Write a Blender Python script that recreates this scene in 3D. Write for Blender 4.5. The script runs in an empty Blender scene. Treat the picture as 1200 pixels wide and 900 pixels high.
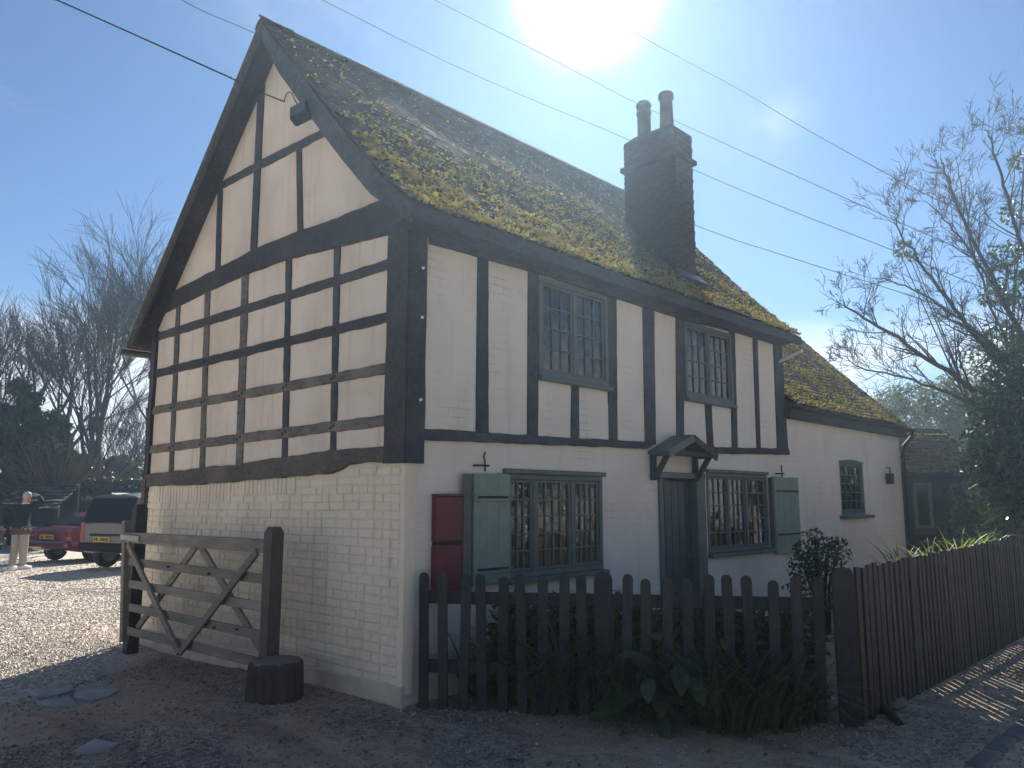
import bpy, bmesh, math, random
import numpy as np
from mathutils import Vector, Matrix, noise
random.seed(7)
rng = np.random.default_rng(11)
S = bpy.context.scene
COL = S.collection
PI = math.pi

# ------------------------------------------------------------------ camera
FPX, PITCH = 920.0, math.atan(136 / 920.0)
CAM = Vector((-4.02, -5.05, 1.6))
FW, RT = Vector((.7218, .6921, 0)), Vector((.6921, -.7218, 0))
cam_d = bpy.data.cameras.new('camera')
cam = bpy.data.objects.new('camera', cam_d)
COL.objects.link(cam)
cam.location = CAM
fwd = FW * math.cos(PITCH) + Vector((0, 0, math.sin(PITCH)))
cam.rotation_euler = fwd.to_track_quat('-Z', 'Y').to_euler()
cam_d.sensor_width = 36
cam_d.lens = FPX / 1200 * 36
cam_d.clip_start = .05
cam_d.clip_end = 3000
S.camera = cam

# ------------------------------------------------------------------ light, sky, exposure
SUN = Vector((.7277, .5652, .650)).normalized()
EXPOSURE = 1.08
S.view_settings.view_transform = 'Standard'
S.view_settings.look = 'None'
S.view_settings.exposure = EXPOSURE
S.view_settings.gamma = 1
S.view_settings.use_curve_mapping = False
sun_d = bpy.data.lights.new('sun', 'SUN')
sun_d.energy = 5.0
sun_d.angle = math.radians(.53)
sun_d.color = (1.0, .95, .87)
sun_o = bpy.data.objects.new('sun', sun_d)
COL.objects.link(sun_o)
sun_o.rotation_euler = SUN.to_track_quat('Z', 'Y').to_euler()
sun_o.location = (20, 16, 20)

W = bpy.data.worlds.new('World')
S.world = W
W.use_nodes = True
nt = W.node_tree
nt.nodes.clear()
N = lambda t: nt.nodes.new(t)
L = nt.links.new
def wmath(op, a, b=None, clamp=False):
    n = N('ShaderNodeMath'); n.operation = op; n.use_clamp = clamp
    for i, v in enumerate((a, b)):
        if v is None: continue
        if isinstance(v, (int, float)): n.inputs[i].default_value = v
        else: L(v, n.inputs[i])
    return n.outputs[0]
sky = N('ShaderNodeTexSky')
sky.sky_type = 'NISHITA'
sky.sun_disc = False
sky.sun_elevation = math.asin(SUN.z)
sky.sun_rotation = math.atan2(SUN.x, SUN.y)
sky.air_density = 1.0
sky.dust_density = .0
sky.ozone_density = 6.0
tc = N('ShaderNodeTexCoord')
nrm = N('ShaderNodeVectorMath'); nrm.operation = 'NORMALIZE'; L(tc.outputs['Generated'], nrm.inputs[0])
dotn = N('ShaderNodeVectorMath'); dotn.operation = 'DOT_PRODUCT'
L(nrm.outputs[0], dotn.inputs[0]); dotn.inputs[1].default_value = SUN
dd = wmath('MAXIMUM', dotn.outputs['Value'], 0)
# the sun's own over-bright disc and aureole
core = wmath('MULTIPLY', wmath('POWER', dd, 1100), 160.0)
mid = wmath('MULTIPLY', wmath('POWER', dd, 90), 1.5)
wide = wmath('MULTIPLY', wmath('POWER', dd, 14), .0)
glow = wmath('ADD', wmath('ADD', core, mid), wide)
glowc = N('ShaderNodeMix'); glowc.data_type = 'RGBA'; glowc.blend_type = 'MULTIPLY'; glowc.inputs[0].default_value = 1
L(glow, glowc.inputs[6]); glowc.inputs[7].default_value = (1, .99, .97, 1)
# thin clouds: high wisps everywhere and a soft bank low down
sep = N('ShaderNodeSeparateXYZ'); L(nrm.outputs[0], sep.inputs[0])
zz = wmath('MAXIMUM', sep.outputs['Z'], .03)
pl = N('ShaderNodeCombineXYZ')
L(wmath('DIVIDE', sep.outputs['X'], wmath('ADD', zz, .12)), pl.inputs[0])
L(wmath('DIVIDE', sep.outputs['Y'], wmath('ADD', zz, .12)), pl.inputs[1])
mp = N('ShaderNodeMapping'); L(pl.outputs[0], mp.inputs[0])
mp.inputs['Rotation'].default_value = (0, 0, .9); mp.inputs['Scale'].default_value = (.55, 1.5, 1)
cn = N('ShaderNodeTexNoise'); L(mp.outputs[0], cn.inputs['Vector'])
cn.inputs['Scale'].default_value = 1.1; cn.inputs['Detail'].default_value = 9; cn.inputs['Roughness'].default_value = .62
cr = N('ShaderNodeMapRange'); L(cn.outputs['Fac'], cr.inputs[0])
cr.inputs[1].default_value = .56; cr.inputs[2].default_value = .82; cr.inputs[3].default_value = 0; cr.inputs[4].default_value = .30
cn2 = N('ShaderNodeTexNoise'); L(nrm.outputs[0], cn2.inputs['Vector'])
cn2.inputs['Scale'].default_value = 4.5; cn2.inputs['Detail'].default_value = 8; cn2.inputs['Roughness'].default_value = .55
low = N('ShaderNodeMapRange'); L(sep.outputs['Z'], low.inputs[0])
low.inputs[1].default_value = .225; low.inputs[2].default_value = .165; low.inputs[3].default_value = 0; low.inputs[4].default_value = 1
cr2 = N('ShaderNodeMapRange'); L(wmath('ADD', cn2.outputs['Fac'], wmath('MULTIPLY', low.outputs[0], .22)), cr2.inputs[0])
cr2.inputs[1].default_value = .47; cr2.inputs[2].default_value = .62; cr2.inputs[3].default_value = 0; cr2.inputs[4].default_value = .85
cmask = wmath('MAXIMUM', cr.outputs[0], wmath('MULTIPLY', cr2.outputs[0], low.outputs[0]), True)
# a few separate wisps: (direction, tightness, strength)
cn3 = N('ShaderNodeTexNoise'); L(nrm.outputs[0], cn3.inputs['Vector'])
cn3.inputs['Scale'].default_value = 9; cn3.inputs['Detail'].default_value = 7; cn3.inputs['Distortion'].default_value = .6
wn = N('ShaderNodeMapRange'); L(cn3.outputs['Fac'], wn.inputs[0])
wn.inputs[1].default_value = .36; wn.inputs[2].default_value = .66; wn.inputs[3].default_value = 0; wn.inputs[4].default_value = 1
for d, k, s in (((-.047, .888, .458), 900, .45), ((.09, .885, .455), 1400, .35), ((.824, .369, .43), 2600, .5), ((.66, .62, .43), 0, 0), ((.405, .700, .588), 260, .30), ((.33, .73, .60), 500, .22), ((-.35, -.75, .55), 40, .35), ((.7, -.55, .45), 60, .4)):
    if not k: continue
    dn = N('ShaderNodeVectorMath'); dn.operation = 'DOT_PRODUCT'; L(nrm.outputs[0], dn.inputs[0]); dn.inputs[1].default_value = Vector(d).normalized()
    m_ = wmath('MULTIPLY', wmath('MULTIPLY', wmath('POWER', wmath('MAXIMUM', dn.outputs['Value'], 0), k), s), wn.outputs[0])
    cmask = wmath('MAXIMUM', cmask, m_, True)
mixc = N('ShaderNodeMix'); mixc.data_type = 'RGBA'
L(cmask, mixc.inputs[0]); L(sky.outputs[0], mixc.inputs[6]); mixc.inputs[7].default_value = (9.5, 9.8, 10.2, 1)
addg = N('ShaderNodeMix'); addg.data_type = 'RGBA'; addg.blend_type = 'ADD'; addg.inputs[0].default_value = 1
L(mixc.outputs[2], addg.inputs[6]); L(glowc.outputs[2], addg.inputs[7])
bg = N('ShaderNodeBackground'); L(addg.outputs[2], bg.inputs[0]); bg.inputs[1].default_value = .05
wo = N('ShaderNodeOutputWorld'); L(bg.outputs[0], wo.inputs[0])

# ------------------------------------------------------------------ sight lines: pixel (1200x900) -> point on a real plane
def ray(px, py):
    a, b = (px - 600) / FPX, (py - 450) / FPX
    h = math.cos(PITCH) + b * math.sin(PITCH)
    return FW * h + RT * a + Vector((0, 0, math.sin(PITCH) - b * math.cos(PITCH)))
def on(ax, v, px, py):
    d = ray(px, py)
    return CAM + d * ((v - CAM[ax]) / d[ax])
def G(px, py, x=0.0): return on(0, x, px, py)       # gable wall
def Fr(px, py, y=0.0): return on(1, y, px, py)      # front wall
def Z(px, py, z=0.0): return on(2, z, px, py)       # ground
def far(px, py, dist):
    d = ray(px, py)
    return CAM + d * (dist / math.hypot(d.x, d.y))
def farg(px, dist):
    p = far(px, 586, dist); p.z = 0; return p

# ------------------------------------------------------------------ object helpers
def tag(o, label=None, cat=None, group=None, kind=None):
    if label: o['label'] = label
    if cat: o['category'] = cat
    if group: o['group'] = group
    if kind: o['kind'] = kind
    return o
def empty(name, loc=(0, 0, 0), rz=0, label=None, cat=None, group=None):
    o = bpy.data.objects.new(name, None); COL.objects.link(o)
    o.location = loc; o.rotation_euler = (0, 0, rz)
    o.empty_display_size = .2
    return tag(o, label, cat, group)
def link(name, me, parent=None, mw=None):
    o = bpy.data.objects.new(name, me); COL.objects.link(o)
    if parent is not None: o.parent = parent
    if mw is not None: o.matrix_basis = mw
    return o
def copy_tree(o, parent=None):
    c = o.copy(); COL.objects.link(c)
    if parent is not None: c.parent = parent
    for ch in list(o.children): copy_tree(ch, c)
    return c

class MB:
    def __init__(s): s.v, s.f = [], []
    def add(s, vs, fs):
        k = len(s.v); s.v.extend([tuple(p) for p in vs]); s.f.extend([tuple(i + k for i in f) for f in fs]); return s
    def box(s, c, size, rot=None, ch=0.0):
        hx, hy, hz = size[0] / 2, size[1] / 2, size[2] / 2
        c = Vector(c)
        if ch <= 0:
            vs = [Vector((x, y, z)) for x in (-hx, hx) for y in (-hy, hy) for z in (-hz, hz)]
            fs = [(0, 1, 3, 2), (4, 6, 7, 5), (0, 4, 5, 1), (2, 3, 7, 6), (0, 2, 6, 4), (1, 5, 7, 3)]
        else:
            bm = bmesh.new(); bmesh.ops.create_cube(bm, size=1)
            for v in bm.verts: v.co = Vector((v.co.x * 2 * hx, v.co.y * 2 * hy, v.co.z * 2 * hz))
            bmesh.ops.bevel(bm, geom=list(bm.edges), offset=min(ch, hx * .9, hy * .9, hz * .9), segments=1, affect='EDGES')
            vs = [v.co.copy() for v in bm.verts]; fs = [tuple(v.index for v in f.verts) for f in bm.faces]; bm.free()
        if rot is not None: vs = [rot @ v for v in vs]
        return s.add([c + v for v in vs], fs)
    def bar(s, a, b, w, t, up=Vector((0, 0, 1)), ch=0.0):
        a, b = Vector(a), Vector(b); d = b - a; ln = d.length; d.normalize()
        side = d.cross(up)
        if side.length < 1e-4: side = d.cross(Vector((1, 0, 0)))
        side.normalize(); u2 = side.cross(d)
        rot = Matrix((d, side, u2)).transposed()
        return s.box((a + b) / 2, (ln, t, w), rot, ch)
    def prism(s, pts, n, d0, d1, seg=0.14, jit=0.0, ch=.006):
        n = Vector(n).normalized(); pts = [Vector(p) for p in pts]
        nw = Vector((0, 0, 0))
        for i in range(len(pts)): nw += pts[i].cross(pts[(i + 1) % len(pts)])
        if nw.dot(n) < 0: pts.reverse()
        ring = []
        for i, p in enumerate(pts):
            q = pts[(i + 1) % len(pts)]; k = max(1, int((q - p).length / seg))
            e = (q - p); out = e.cross(n); out = out.normalized() if out.length > 1e-6 else out
            for j in range(k):
                r = p + e * (j / k)
                if jit: r = r + out * (noise.noise(r * 5.3 + n * 3) * jit + noise.noise(r * 17.0) * jit * .45)
                ring.append(r)
        m = len(ring)
        cen = sum(ring, Vector()) / m
        ins = []
        for i in range(m):
            a, b, c = ring[i - 1], ring[i], ring[(i + 1) % m]
            o1 = (b - a).cross(n); o2 = (c - b).cross(n); o = (o1.normalized() + o2.normalized())
            o = o.normalized() if o.length > 1e-4 else Vector()
            ins.append(b - o * ch)
        vs = [p + n * d0 for p in ring] + [p + n * (d1 - ch) for p in ring] + [p + n * d1 for p in ins]
        fs = [(i, (i + 1) % m, m + (i + 1) % m, m + i) for i in range(m)]
        fs += [(m + i, m + (i + 1) % m, 2 * m + (i + 1) % m, 2 * m + i) for i in range(m)]
        fs.append(tuple(2 * m + i for i in range(m)))
        fs.append(tuple(m - 1 - i for i in range(m)))
        return s.add(vs, fs)
    def tube(s, pts, rad, seg=6, caps=True):
        pts = [Vector(p) for p in pts]; n = len(pts)
        if isinstance(rad, (int, float)): rad = [rad] * n
        rows = []; u = None
        for i, p in enumerate(pts):
            d = (pts[min(i + 1, n - 1)] - pts[max(i - 1, 0)])
            d = d.normalized() if d.length > 1e-9 else Vector((0, 0, 1))
            if u is None: u = d.orthogonal().normalized()
            else:
                u = u - d * u.dot(d); u = u.normalized() if u.length > 1e-6 else d.orthogonal().normalized()
            w = d.cross(u)
            rows.append([p + (u * math.cos(2 * PI * k / seg) + w * math.sin(2 * PI * k / seg)) * rad[i] for k in range(seg)])
        vs = [v for r in rows for v in r]; fs = []
        for i in range(n - 1):
            for k in range(seg):
                a, b = i * seg + k, i * seg + (k + 1) % seg
                fs.append((a, b, b + seg, a + seg))
        if caps and seg > 2:
            fs.append(tuple(range(seg - 1, -1, -1))); fs.append(tuple((n - 1) * seg + k for k in range(seg)))
        return s.add(vs, fs)
    def cyl(s, a, b, r0, r1=None, seg=16): return s.tube([a, b], [r0, r0 if r1 is None else r1], seg)
    def lathe(s, c, prof, seg=20):
        c = Vector(c); vs, fs = [], []
        for r, z in prof:
            for k in range(seg): vs.append(c + Vector((r * math.cos(2 * PI * k / seg), r * math.sin(2 * PI * k / seg), z)))
        for i in range(len(prof) - 1):
            for k in range(seg):
                a, b = i * seg + k, i * seg + (k + 1) % seg
                fs.append((a, b, b + seg, a + seg))
        fs.append(tuple(range(seg - 1, -1, -1))); fs.append(tuple((len(prof) - 1) * seg + k for k in range(seg)))
        return s.add(vs, fs)
    def mesh(s, name, mat=None, smooth=False):
        me = bpy.data.meshes.new(name); me.from_pydata(s.v, [], s.f); me.update()
        if mat is not None: me.materials.append(mat)
        if smooth: me.polygons.foreach_set('use_smooth', [True] * len(me.polygons))
        return me
    def build(s, name, mat=None, parent=None, smooth=False, loc=None):
        o = link(name, s.mesh(name, mat, smooth), parent)
        if loc is not None: o.location = loc
        return o

# ------------------------------------------------------------------ materials
MATS = {}
class NT:
    def __init__(s, name):
        s.m = bpy.data.materials.new(name); s.m.use_nodes = True; s.t = s.m.node_tree; s.t.nodes.clear()
        s.out = s.n('ShaderNodeOutputMaterial'); s.p = s.n('ShaderNodeBsdfPrincipled'); s.l(s.p.outputs[0], s.out.inputs[0])
        MATS[name] = s.m
        s.co = s.n('ShaderNodeTexCoord').outputs['Object']
        s.rnd = s.n('ShaderNodeObjectInfo').outputs['Random']
    def n(s, t): return s.t.nodes.new(t)
    def l(s, a, b): s.t.links.new(a, b)
    def world(s):
        g = s.n('ShaderNodeNewGeometry'); return g.outputs['Position']
    def map(s, vec, scale=(1, 1, 1), rot=(0, 0, 0)):
        m = s.n('ShaderNodeMapping'); s.l(vec, m.inputs[0]); m.inputs['Scale'].default_value = scale; m.inputs['Rotation'].default_value = rot; return m.outputs[0]
    def noise(s, vec, scale, detail=4, rough=.55):
        t = s.n('ShaderNodeTexNoise'); s.l(vec, t.inputs['Vector']); t.inputs['Scale'].default_value = scale
        t.inputs['Detail'].default_value = detail; t.inputs['Roughness'].default_value = rough; return t.outputs['Fac']
    def voro(s, vec, scale, out='Distance', feat='F1'):
        t = s.n('ShaderNodeTexVoronoi'); t.feature = feat; s.l(vec, t.inputs['Vector']); t.inputs['Scale'].default_value = scale; return t.outputs[out]
    def ramp(s, fac, stops):
        r = s.n('ShaderNodeValToRGB'); s.l(fac, r.inputs[0]); e = r.color_ramp.elements
        while len(e) < len(stops): e.new(.5)
        for i, (p, c) in enumerate(stops):
            e[i].position = p; e[i].color = (*c, 1) if len(c) == 3 else c
        return r.outputs[0]
    def rng(s, fac, a, b, c, d):
        r = s.n('ShaderNodeMapRange'); s.l(fac, r.inputs[0])
        for i, v in enumerate((a, b, c, d)): r.inputs[i + 1].default_value = v
        return r.outputs[0]
    def mix(s, fac, a, b, mode='MIX'):
        m = s.n('ShaderNodeMix'); m.data_type = 'RGBA'; m.blend_type = mode
        for i, v in ((0, fac), (6, a), (7, b)):
            if isinstance(v, (int, float)): m.inputs[i].default_value = v
            elif isinstance(v, tuple): m.inputs[i].default_value = (*v, 1)
            else: s.l(v, m.inputs[i])
        return m.outputs[2]
    def mth(s, op, a, b):
        m = s.n('ShaderNodeMath'); m.operation = op
        for i, v in enumerate((a, b)):
            if isinstance(v, (int, float)): m.inputs[i].default_value = v
            else: s.l(v, m.inputs[i])
        return m.outputs[0]
    def sepz(s, vec, ax='Z'):
        q = s.n('ShaderNodeSeparateXYZ'); s.l(vec, q.inputs[0]); return q.outputs[ax]
    def bump(s, h, strength=.4, dist=.01, prev=None):
        b = s.n('ShaderNodeBump'); s.l(h, b.inputs['Height']); b.inputs['Strength'].default_value = strength; b.inputs['Distance'].default_value = dist
        if prev is not None: s.l(prev, b.inputs['Normal'])
        s.l(b.outputs[0], s.p.inputs['Normal']); return b.outputs[0]
    def col(s, c):
        if isinstance(c, tuple): s.p.inputs['Base Color'].default_value = (*c, 1)
        else: s.l(c, s.p.inputs['Base Color'])
        return s
    def rough(s, r, spec=.3):
        if isinstance(r, (int, float)): s.p.inputs['Roughness'].default_value = r
        else: s.l(r, s.p.inputs['Roughness'])
        s.p.inputs['Specular IOR Level'].default_value = spec; return s
    def translucent(s, c, w):
        tr = s.n('ShaderNodeBsdfTranslucent')
        if isinstance(c, tuple): tr.inputs[0].default_value = (*c, 1)
        else: s.l(c, tr.inputs[0])
        mx = s.n('ShaderNodeMixShader'); mx.inputs[0].default_value = w
        s.l(s.p.outputs[0], mx.inputs[1]); s.l(tr.outputs[0], mx.inputs[2]); s.l(mx.outputs[0], s.out.inputs[0]); return s

def m_plaster(name, base, stain, dirt=.35, bumpd=.004):
    s = NT(name); w = s.world()
    big = s.noise(w, 1.3, 5); fine = s.noise(w, 38, 4); streak = s.noise(s.map(w, (9, 9, .7)), 1.0, 5)
    c = s.mix(s.rng(big, .42, .72, 0, dirt), base, stain)
    c = s.mix(s.rng(streak, .56, .74, 0, dirt * .8), c, tuple(x * .8 for x in stain))
    c = s.mix(s.rng(fine, .62, .75, 0, .35), c, tuple(x * .72 for x in stain))
    vn = s.n('ShaderNodeMix'); c = s.mix(s.rng(s.rnd, 0, 1, 0, .22), c, tuple(x * .82 for x in base))
    s.col(c).rough(.85, .2)
    b = s.bump(s.noise(w, 6, 5), .5, .03)
    s.bump(fine, .35, bumpd, b)
    return s.m
def m_paintbrick(name, base, stain, relief=.35):
    s = NT(name); w = s.world()
    # course lines of brickwork showing through many coats of paint
    xy = s.n('ShaderNodeSeparateXYZ'); s.l(w, xy.inputs[0])
    cb = s.n('ShaderNodeCombineXYZ'); s.l(s.mth('ADD', xy.outputs[0], xy.outputs[1]), cb.inputs[0]); s.l(xy.outputs[2], cb.inputs[1])
    wob = s.n('ShaderNodeVectorMath'); wob.operation = 'ADD'; s.l(cb.outputs[0], wob.inputs[0])
    nz = s.n('ShaderNodeTexNoise'); s.l(w, nz.inputs['Vector']); nz.inputs['Scale'].default_value = 3
    sc = s.n('ShaderNodeVectorMath'); sc.operation = 'SCALE'; s.l(nz.outputs['Color'], sc.inputs[0]); sc.inputs['Scale'].default_value = .025
    s.l(sc.outputs[0], wob.inputs[1])
    bt = s.n('ShaderNodeTexBrick'); s.l(wob.outputs[0], bt.inputs['Vector'])
    bt.inputs['Color1'].default_value = (1, 1, 1, 1); bt.inputs['Color2'].default_value = (.9, .9, .9, 1); bt.inputs['Mortar'].default_value = (0, 0, 0, 1)
    bt.inputs['Scale'].default_value = 1; bt.inputs['Brick Width'].default_value = .225; bt.inputs['Row Height'].default_value = .075
    bt.inputs['Mortar Size'].default_value = .006; bt.inputs['Mortar Smooth'].default_value = .6
    big = s.noise(w, 1.1, 5); fine = s.noise(w, 45, 4)
    cracks = s.rng(s.noise(w, 2.4, 3), .52, .66, 0, .42)
    inv = s.mth('SUBTRACT', 1.0, bt.outputs['Color'])
    c = s.mix(s.rng(big, .42, .72, 0, .4), base, stain)
    c = s.mix(s.mth('MULTIPLY', inv, cracks), c, tuple(x * .45 for x in stain))
    c = s.mix(s.rng(s.noise(s.map(w, (7, 7, .6)), 1, 5), .57, .75, 0, .35), c, tuple(x * .75 for x in stain))
    s.col(c).rough(.8, .25)
    b = s.bump(bt.outputs['Color'], relief, .006)
    b = s.bump(s.noise(w, 5, 5), .5, .03, b)
    s.bump(fine, .3, .003, b)
    return s.m
def m_wood(name, dark, light, grain=(1, 1, 1), rough=.75, wear=.5, moss=None):
    s = NT(name); v = s.n('ShaderNodeVectorMath'); v.operation = 'ADD'; s.l(s.co, v.inputs[0])
    cb = s.n('ShaderNodeCombineXYZ'); s.l(s.mth('MULTIPLY', s.rnd, 37.0), cb.inputs[0]); s.l(s.mth('MULTIPLY', s.rnd, 91.0), cb.inputs[2]); s.l(cb.outputs[0], v.inputs[1])
    g = s.noise(s.map(v.outputs[0], grain), 9, 7, .65); big = s.noise(v.outputs[0], 2.2, 4)
    c = s.mix(s.rng(g, .35, .7, 0, 1), dark, light)
    c = s.mix(s.rng(big, .45, .7, 0, wear), c, tuple(x * 1.5 for x in light))
    c = s.mix(s.rng(s.rnd, 0, 1, 0, .55), c, tuple(x * .7 for x in dark))
    if moss: c = s.mix(s.rng(s.noise(s.world(), 3.5, 5), .52, .68, 0, .6), c, moss)
    s.col(c).rough(rough, .3)
    s.bump(g, .6, .008)
    return s.m
def m_plain(name, c, rough=.5, spec=.5, metal=0.0, var=.15, scale=6, bumpd=0.0, coat=0.0):
    s = NT(name); n = s.noise(s.co, scale, 4)
    s.col(s.mix(s.rng(n, .35, .7, 0, 1), tuple(x * (1 - var) for x in c), tuple(x * (1 + var) for x in c))).rough(rough, spec)
    s.p.inputs['Metallic'].default_value = metal
    if coat: s.p.inputs['Coat Weight'].default_value = coat; s.p.inputs['Coat Roughness'].default_value = .05
    if bumpd: s.bump(s.noise(s.co, scale * 8, 4), .5, bumpd)
    return s.m
def m_leaf(name, a, b, tr=(.2, .3, .05), w=.3, rough=.5, spec=.4):
    s = NT(name); n = s.noise(s.world(), 2.5, 3); n2 = s.noise(s.world(), 26, 2)
    c = s.mix(s.rng(n, .3, .7, 0, 1), a, b); c = s.mix(s.rng(n2, .4, .75, 0, .6), c, tuple(x * 1.6 for x in b))
    s.col(c).rough(rough, spec); s.translucent(tr, w); return s.m
def m_glass(name, tint=(.75, .8, .8), transp=.72):
    s = NT(name)
    tr = s.n('ShaderNodeBsdfTransparent'); tr.inputs[0].default_value = (*tint, 1)
    gl = s.n('ShaderNodeBsdfGlossy'); gl.inputs['Roughness'].default_value = .015
    nb = s.n('ShaderNodeBump'); s.l(s.noise(s.world(), 7, 3), nb.inputs['Height']); nb.inputs['Strength'].default_value = .25; nb.inputs['Distance'].default_value = .02
    s.l(nb.outputs[0], gl.inputs['Normal'])
    fr = s.n('ShaderNodeFresnel'); fr.inputs['IOR'].default_value = 1.5
    mx = s.n('ShaderNodeMixShader'); s.l(s.rng(fr.outputs[0], 0, 1, .05, 1), mx.inputs[0])
    s.l(tr.outputs[0], mx.inputs[1]); s.l(gl.outputs[0], mx.inputs[2]); s.l(mx.outputs[0], s.out.inputs[0]); return s.m

M = {}
M['plaster'] = m_plaster('cream_plaster', (.76, .66, .545), (.50, .40, .30), .6, .006)
M['panelbrick'] = m_paintbrick('limewashed_infill', (.76, .70, .62), (.56, .50, .42), .3)
M['frontwall'] = m_paintbrick('white_painted_wall', (.74, .68, .60), (.54, .48, .40), .3)
M['brick'] = m_plaster('painted_brick', (.80, .70, .54), (.55, .45, .32), .45, .003)
M['mortar'] = m_plaster('painted_mortar', (.77, .67, .52), (.45, .37, .27), .5)
M['timber'] = m_wood('black_timber', (.033, .035, .040), (.086, .086, .092), (2, 2, 2), .8, .5)
M['oldoak'] = m_wood('weathered_oak', (.075, .066, .058), (.20, .172, .148), (3, 1, 3), .85, .5)
M['gatewood'] = m_wood('grey_gate_wood', (.17, .15, .118), (.34, .30, .245), (1.5, .3, 3), .85, .4)
M['postwood'] = m_wood('post_wood', (.085, .077, .068), (.19, .168, .145), (4, 4, .5), .85, .4)
M['fence'] = m_wood('stained_fence_wood', (.022, .026, .030), (.052, .056, .058), (6, 6, .6), .8, .4, (.04, .055, .025))
M['fence2'] = m_wood('weathered_picket_wood', (.024, .024, .023), (.06, .057, .05), (6, 6, .6), .8, .4, (.035, .045, .022))
M['stump'] = m_wood('stump_wood', (.03, .028, .024), (.09, .08, .065), (3, 3, .4), .9, .4, (.04, .055, .02))
M['green'] = m_plain('sage_green_paint', (.19, .25, .215), .55, .4, var=.12, bumpd=.002)
M['greenframe'] = m_plain('grey_green_frame_paint', (.10, .125, .12), .55, .4, var=.15)
M['palegreen'] = m_plain('pale_grey_green_paint', (.115, .135, .135), .55, .4, var=.15)
M['door'] = m_plain('dark_blue_door_paint', (.035, .045, .06), .5, .4, var=.2)
M['red'] = m_plain('faded_red_paint', (.13, .022, .028), .5, .4, var=.15)
M['glass'] = m_glass('window_glass')
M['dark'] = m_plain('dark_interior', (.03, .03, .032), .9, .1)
M['curtain'] = m_plain('pale_curtain', (.42, .42, .40), .9, .1)
M['black'] = m_plain('black_plastic', (.015, .015, .017), .6, .25)
M['lead'] = m_plain('lead_grey_metal', (.12, .125, .13), .5, .5, metal=.6)
M['white'] = m_plain('white_paint', (.8, .8, .78), .4, .5, var=.04)
M['steel'] = m_plain('bright_galvanised_steel', (.6, .6, .6), .25, .5, metal=1)
M['rubber'] = m_plain('black_rubber', (.012, .012, .012), .8, .3)
M['stone'] = m_plain('grey_flagstone', (.33, .31, .285), .75, .3, var=.25, scale=5, bumpd=.006)
M['kerbstone'] = m_plain('dark_kerb_stone', (.13, .125, .12), .85, .2, var=.3, scale=5, bumpd=.006)
M['paleston'] = m_plain('pale_stone', (.42, .40, .37), .8, .3, var=.2, scale=9, bumpd=.005)
M['concrete'] = m_plain('cream_cement_render', (.56, .48, .38), .9, .2, var=.14, scale=4, bumpd=.006)
M['chimbrick'] = m_plain('dark_chimney_brick', (.06, .046, .04), .9, .2, var=.35, scale=5, bumpd=.004)  # brick and mortar tones kept close, the backlit silhouette put in the colour
M['chimmortar'] = m_plain('dark_chimney_mortar', (.06, .052, .047), .95, .1, var=.2)
M['pot'] = m_plain('dark_clay_pot', (.08, .055, .045), .85, .2, var=.25)
def m_tile(name):
    s = NT(name); w = s.world()
    c = s.mix(s.rng(s.noise(w, 1.6, 5), .35, .65, 0, 1), (.085, .06, .046), (.125, .10, .082))
    c = s.mix(s.rng(s.rnd, 0, 1, 0, .55), c, (.05, .042, .038))
    c = s.mix(s.rng(s.noise(w, 14, 5), .55, .7, 0, .7), c, (.17, .165, .14))
    c = s.mix(s.rng(s.noise(w, 4.0, 6), .50, .62, 0, .8), c, (.085, .085, .03))
    s.col(c).rough(.95, .04); s.bump(s.noise(w, 60, 4), .5, .004); return s.m
M['tile'] = m_tile('lichened_clay_tile')
def m_moss(name):
    s = NT(name); w = s.world()
    c = s.mix(s.rng(s.noise(w, 3, 4), .35, .65, 0, 1), (.27, .24, .085), (.48, .42, .18))
    c = s.mix(s.rng(s.noise(w, 16, 5), .42, .62, 0, .9), c, (.15, .115, .075)); c = s.mix(s.rng(s.noise(w, 55, 3), .5, .7, 0, .7), c, (.30, .27, .20))
    s.col(c).rough(.95, .1); s.translucent((.80, .72, .30), .5); s.bump(s.noise(w, 90, 3), .8, .01); return s.m
M['moss'] = m_moss('yellow_green_moss')
M['bark'] = m_wood('grey_brown_bark', (.035, .03, .026), (.09, .078, .066), (5, 5, .8), .9, .4)
M['birchbark'] = m_wood('birch_bark', (.05, .042, .038), (.13, .115, .105), (4, 4, 1), .8, .5)
M['twig'] = m_plain('brown_twigs', (.06, .048, .04), .85, .2, var=.25, scale=1.5)
M['evergreen'] = m_leaf('dark_evergreen_leaf', (.022, .036, .020), (.045, .068, .03), (.06, .1, .02), .2, .45, .4)
M['laurel'] = m_leaf('glossy_laurel_leaf', (.018, .032, .016), (.035, .06, .024), (.08, .13, .02), .08, .3, .6)
M['hedge'] = m_leaf('hedge_leaf', (.045, .065, .025), (.10, .125, .045), (.16, .2, .05), .25, .6, .3)
M['ivy'] = m_leaf('ivy_leaf', (.03, .05, .02), (.06, .09, .03), (.1, .16, .03), .2, .35, .4)
M['strap'] = m_leaf('strappy_leaf', (.028, .045, .02), (.055, .08, .032), (.14, .19, .04), .2, .45, .4)
M['grass'] = m_leaf('bright_grass_blade', (.07, .11, .03), (.14, .18, .05), (.34, .42, .09), .35, .5, .3)
M['tanbush'] = m_plain('tan_winter_twigs', (.15, .12, .09), .9, .1, var=.25, scale=2)

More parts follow.
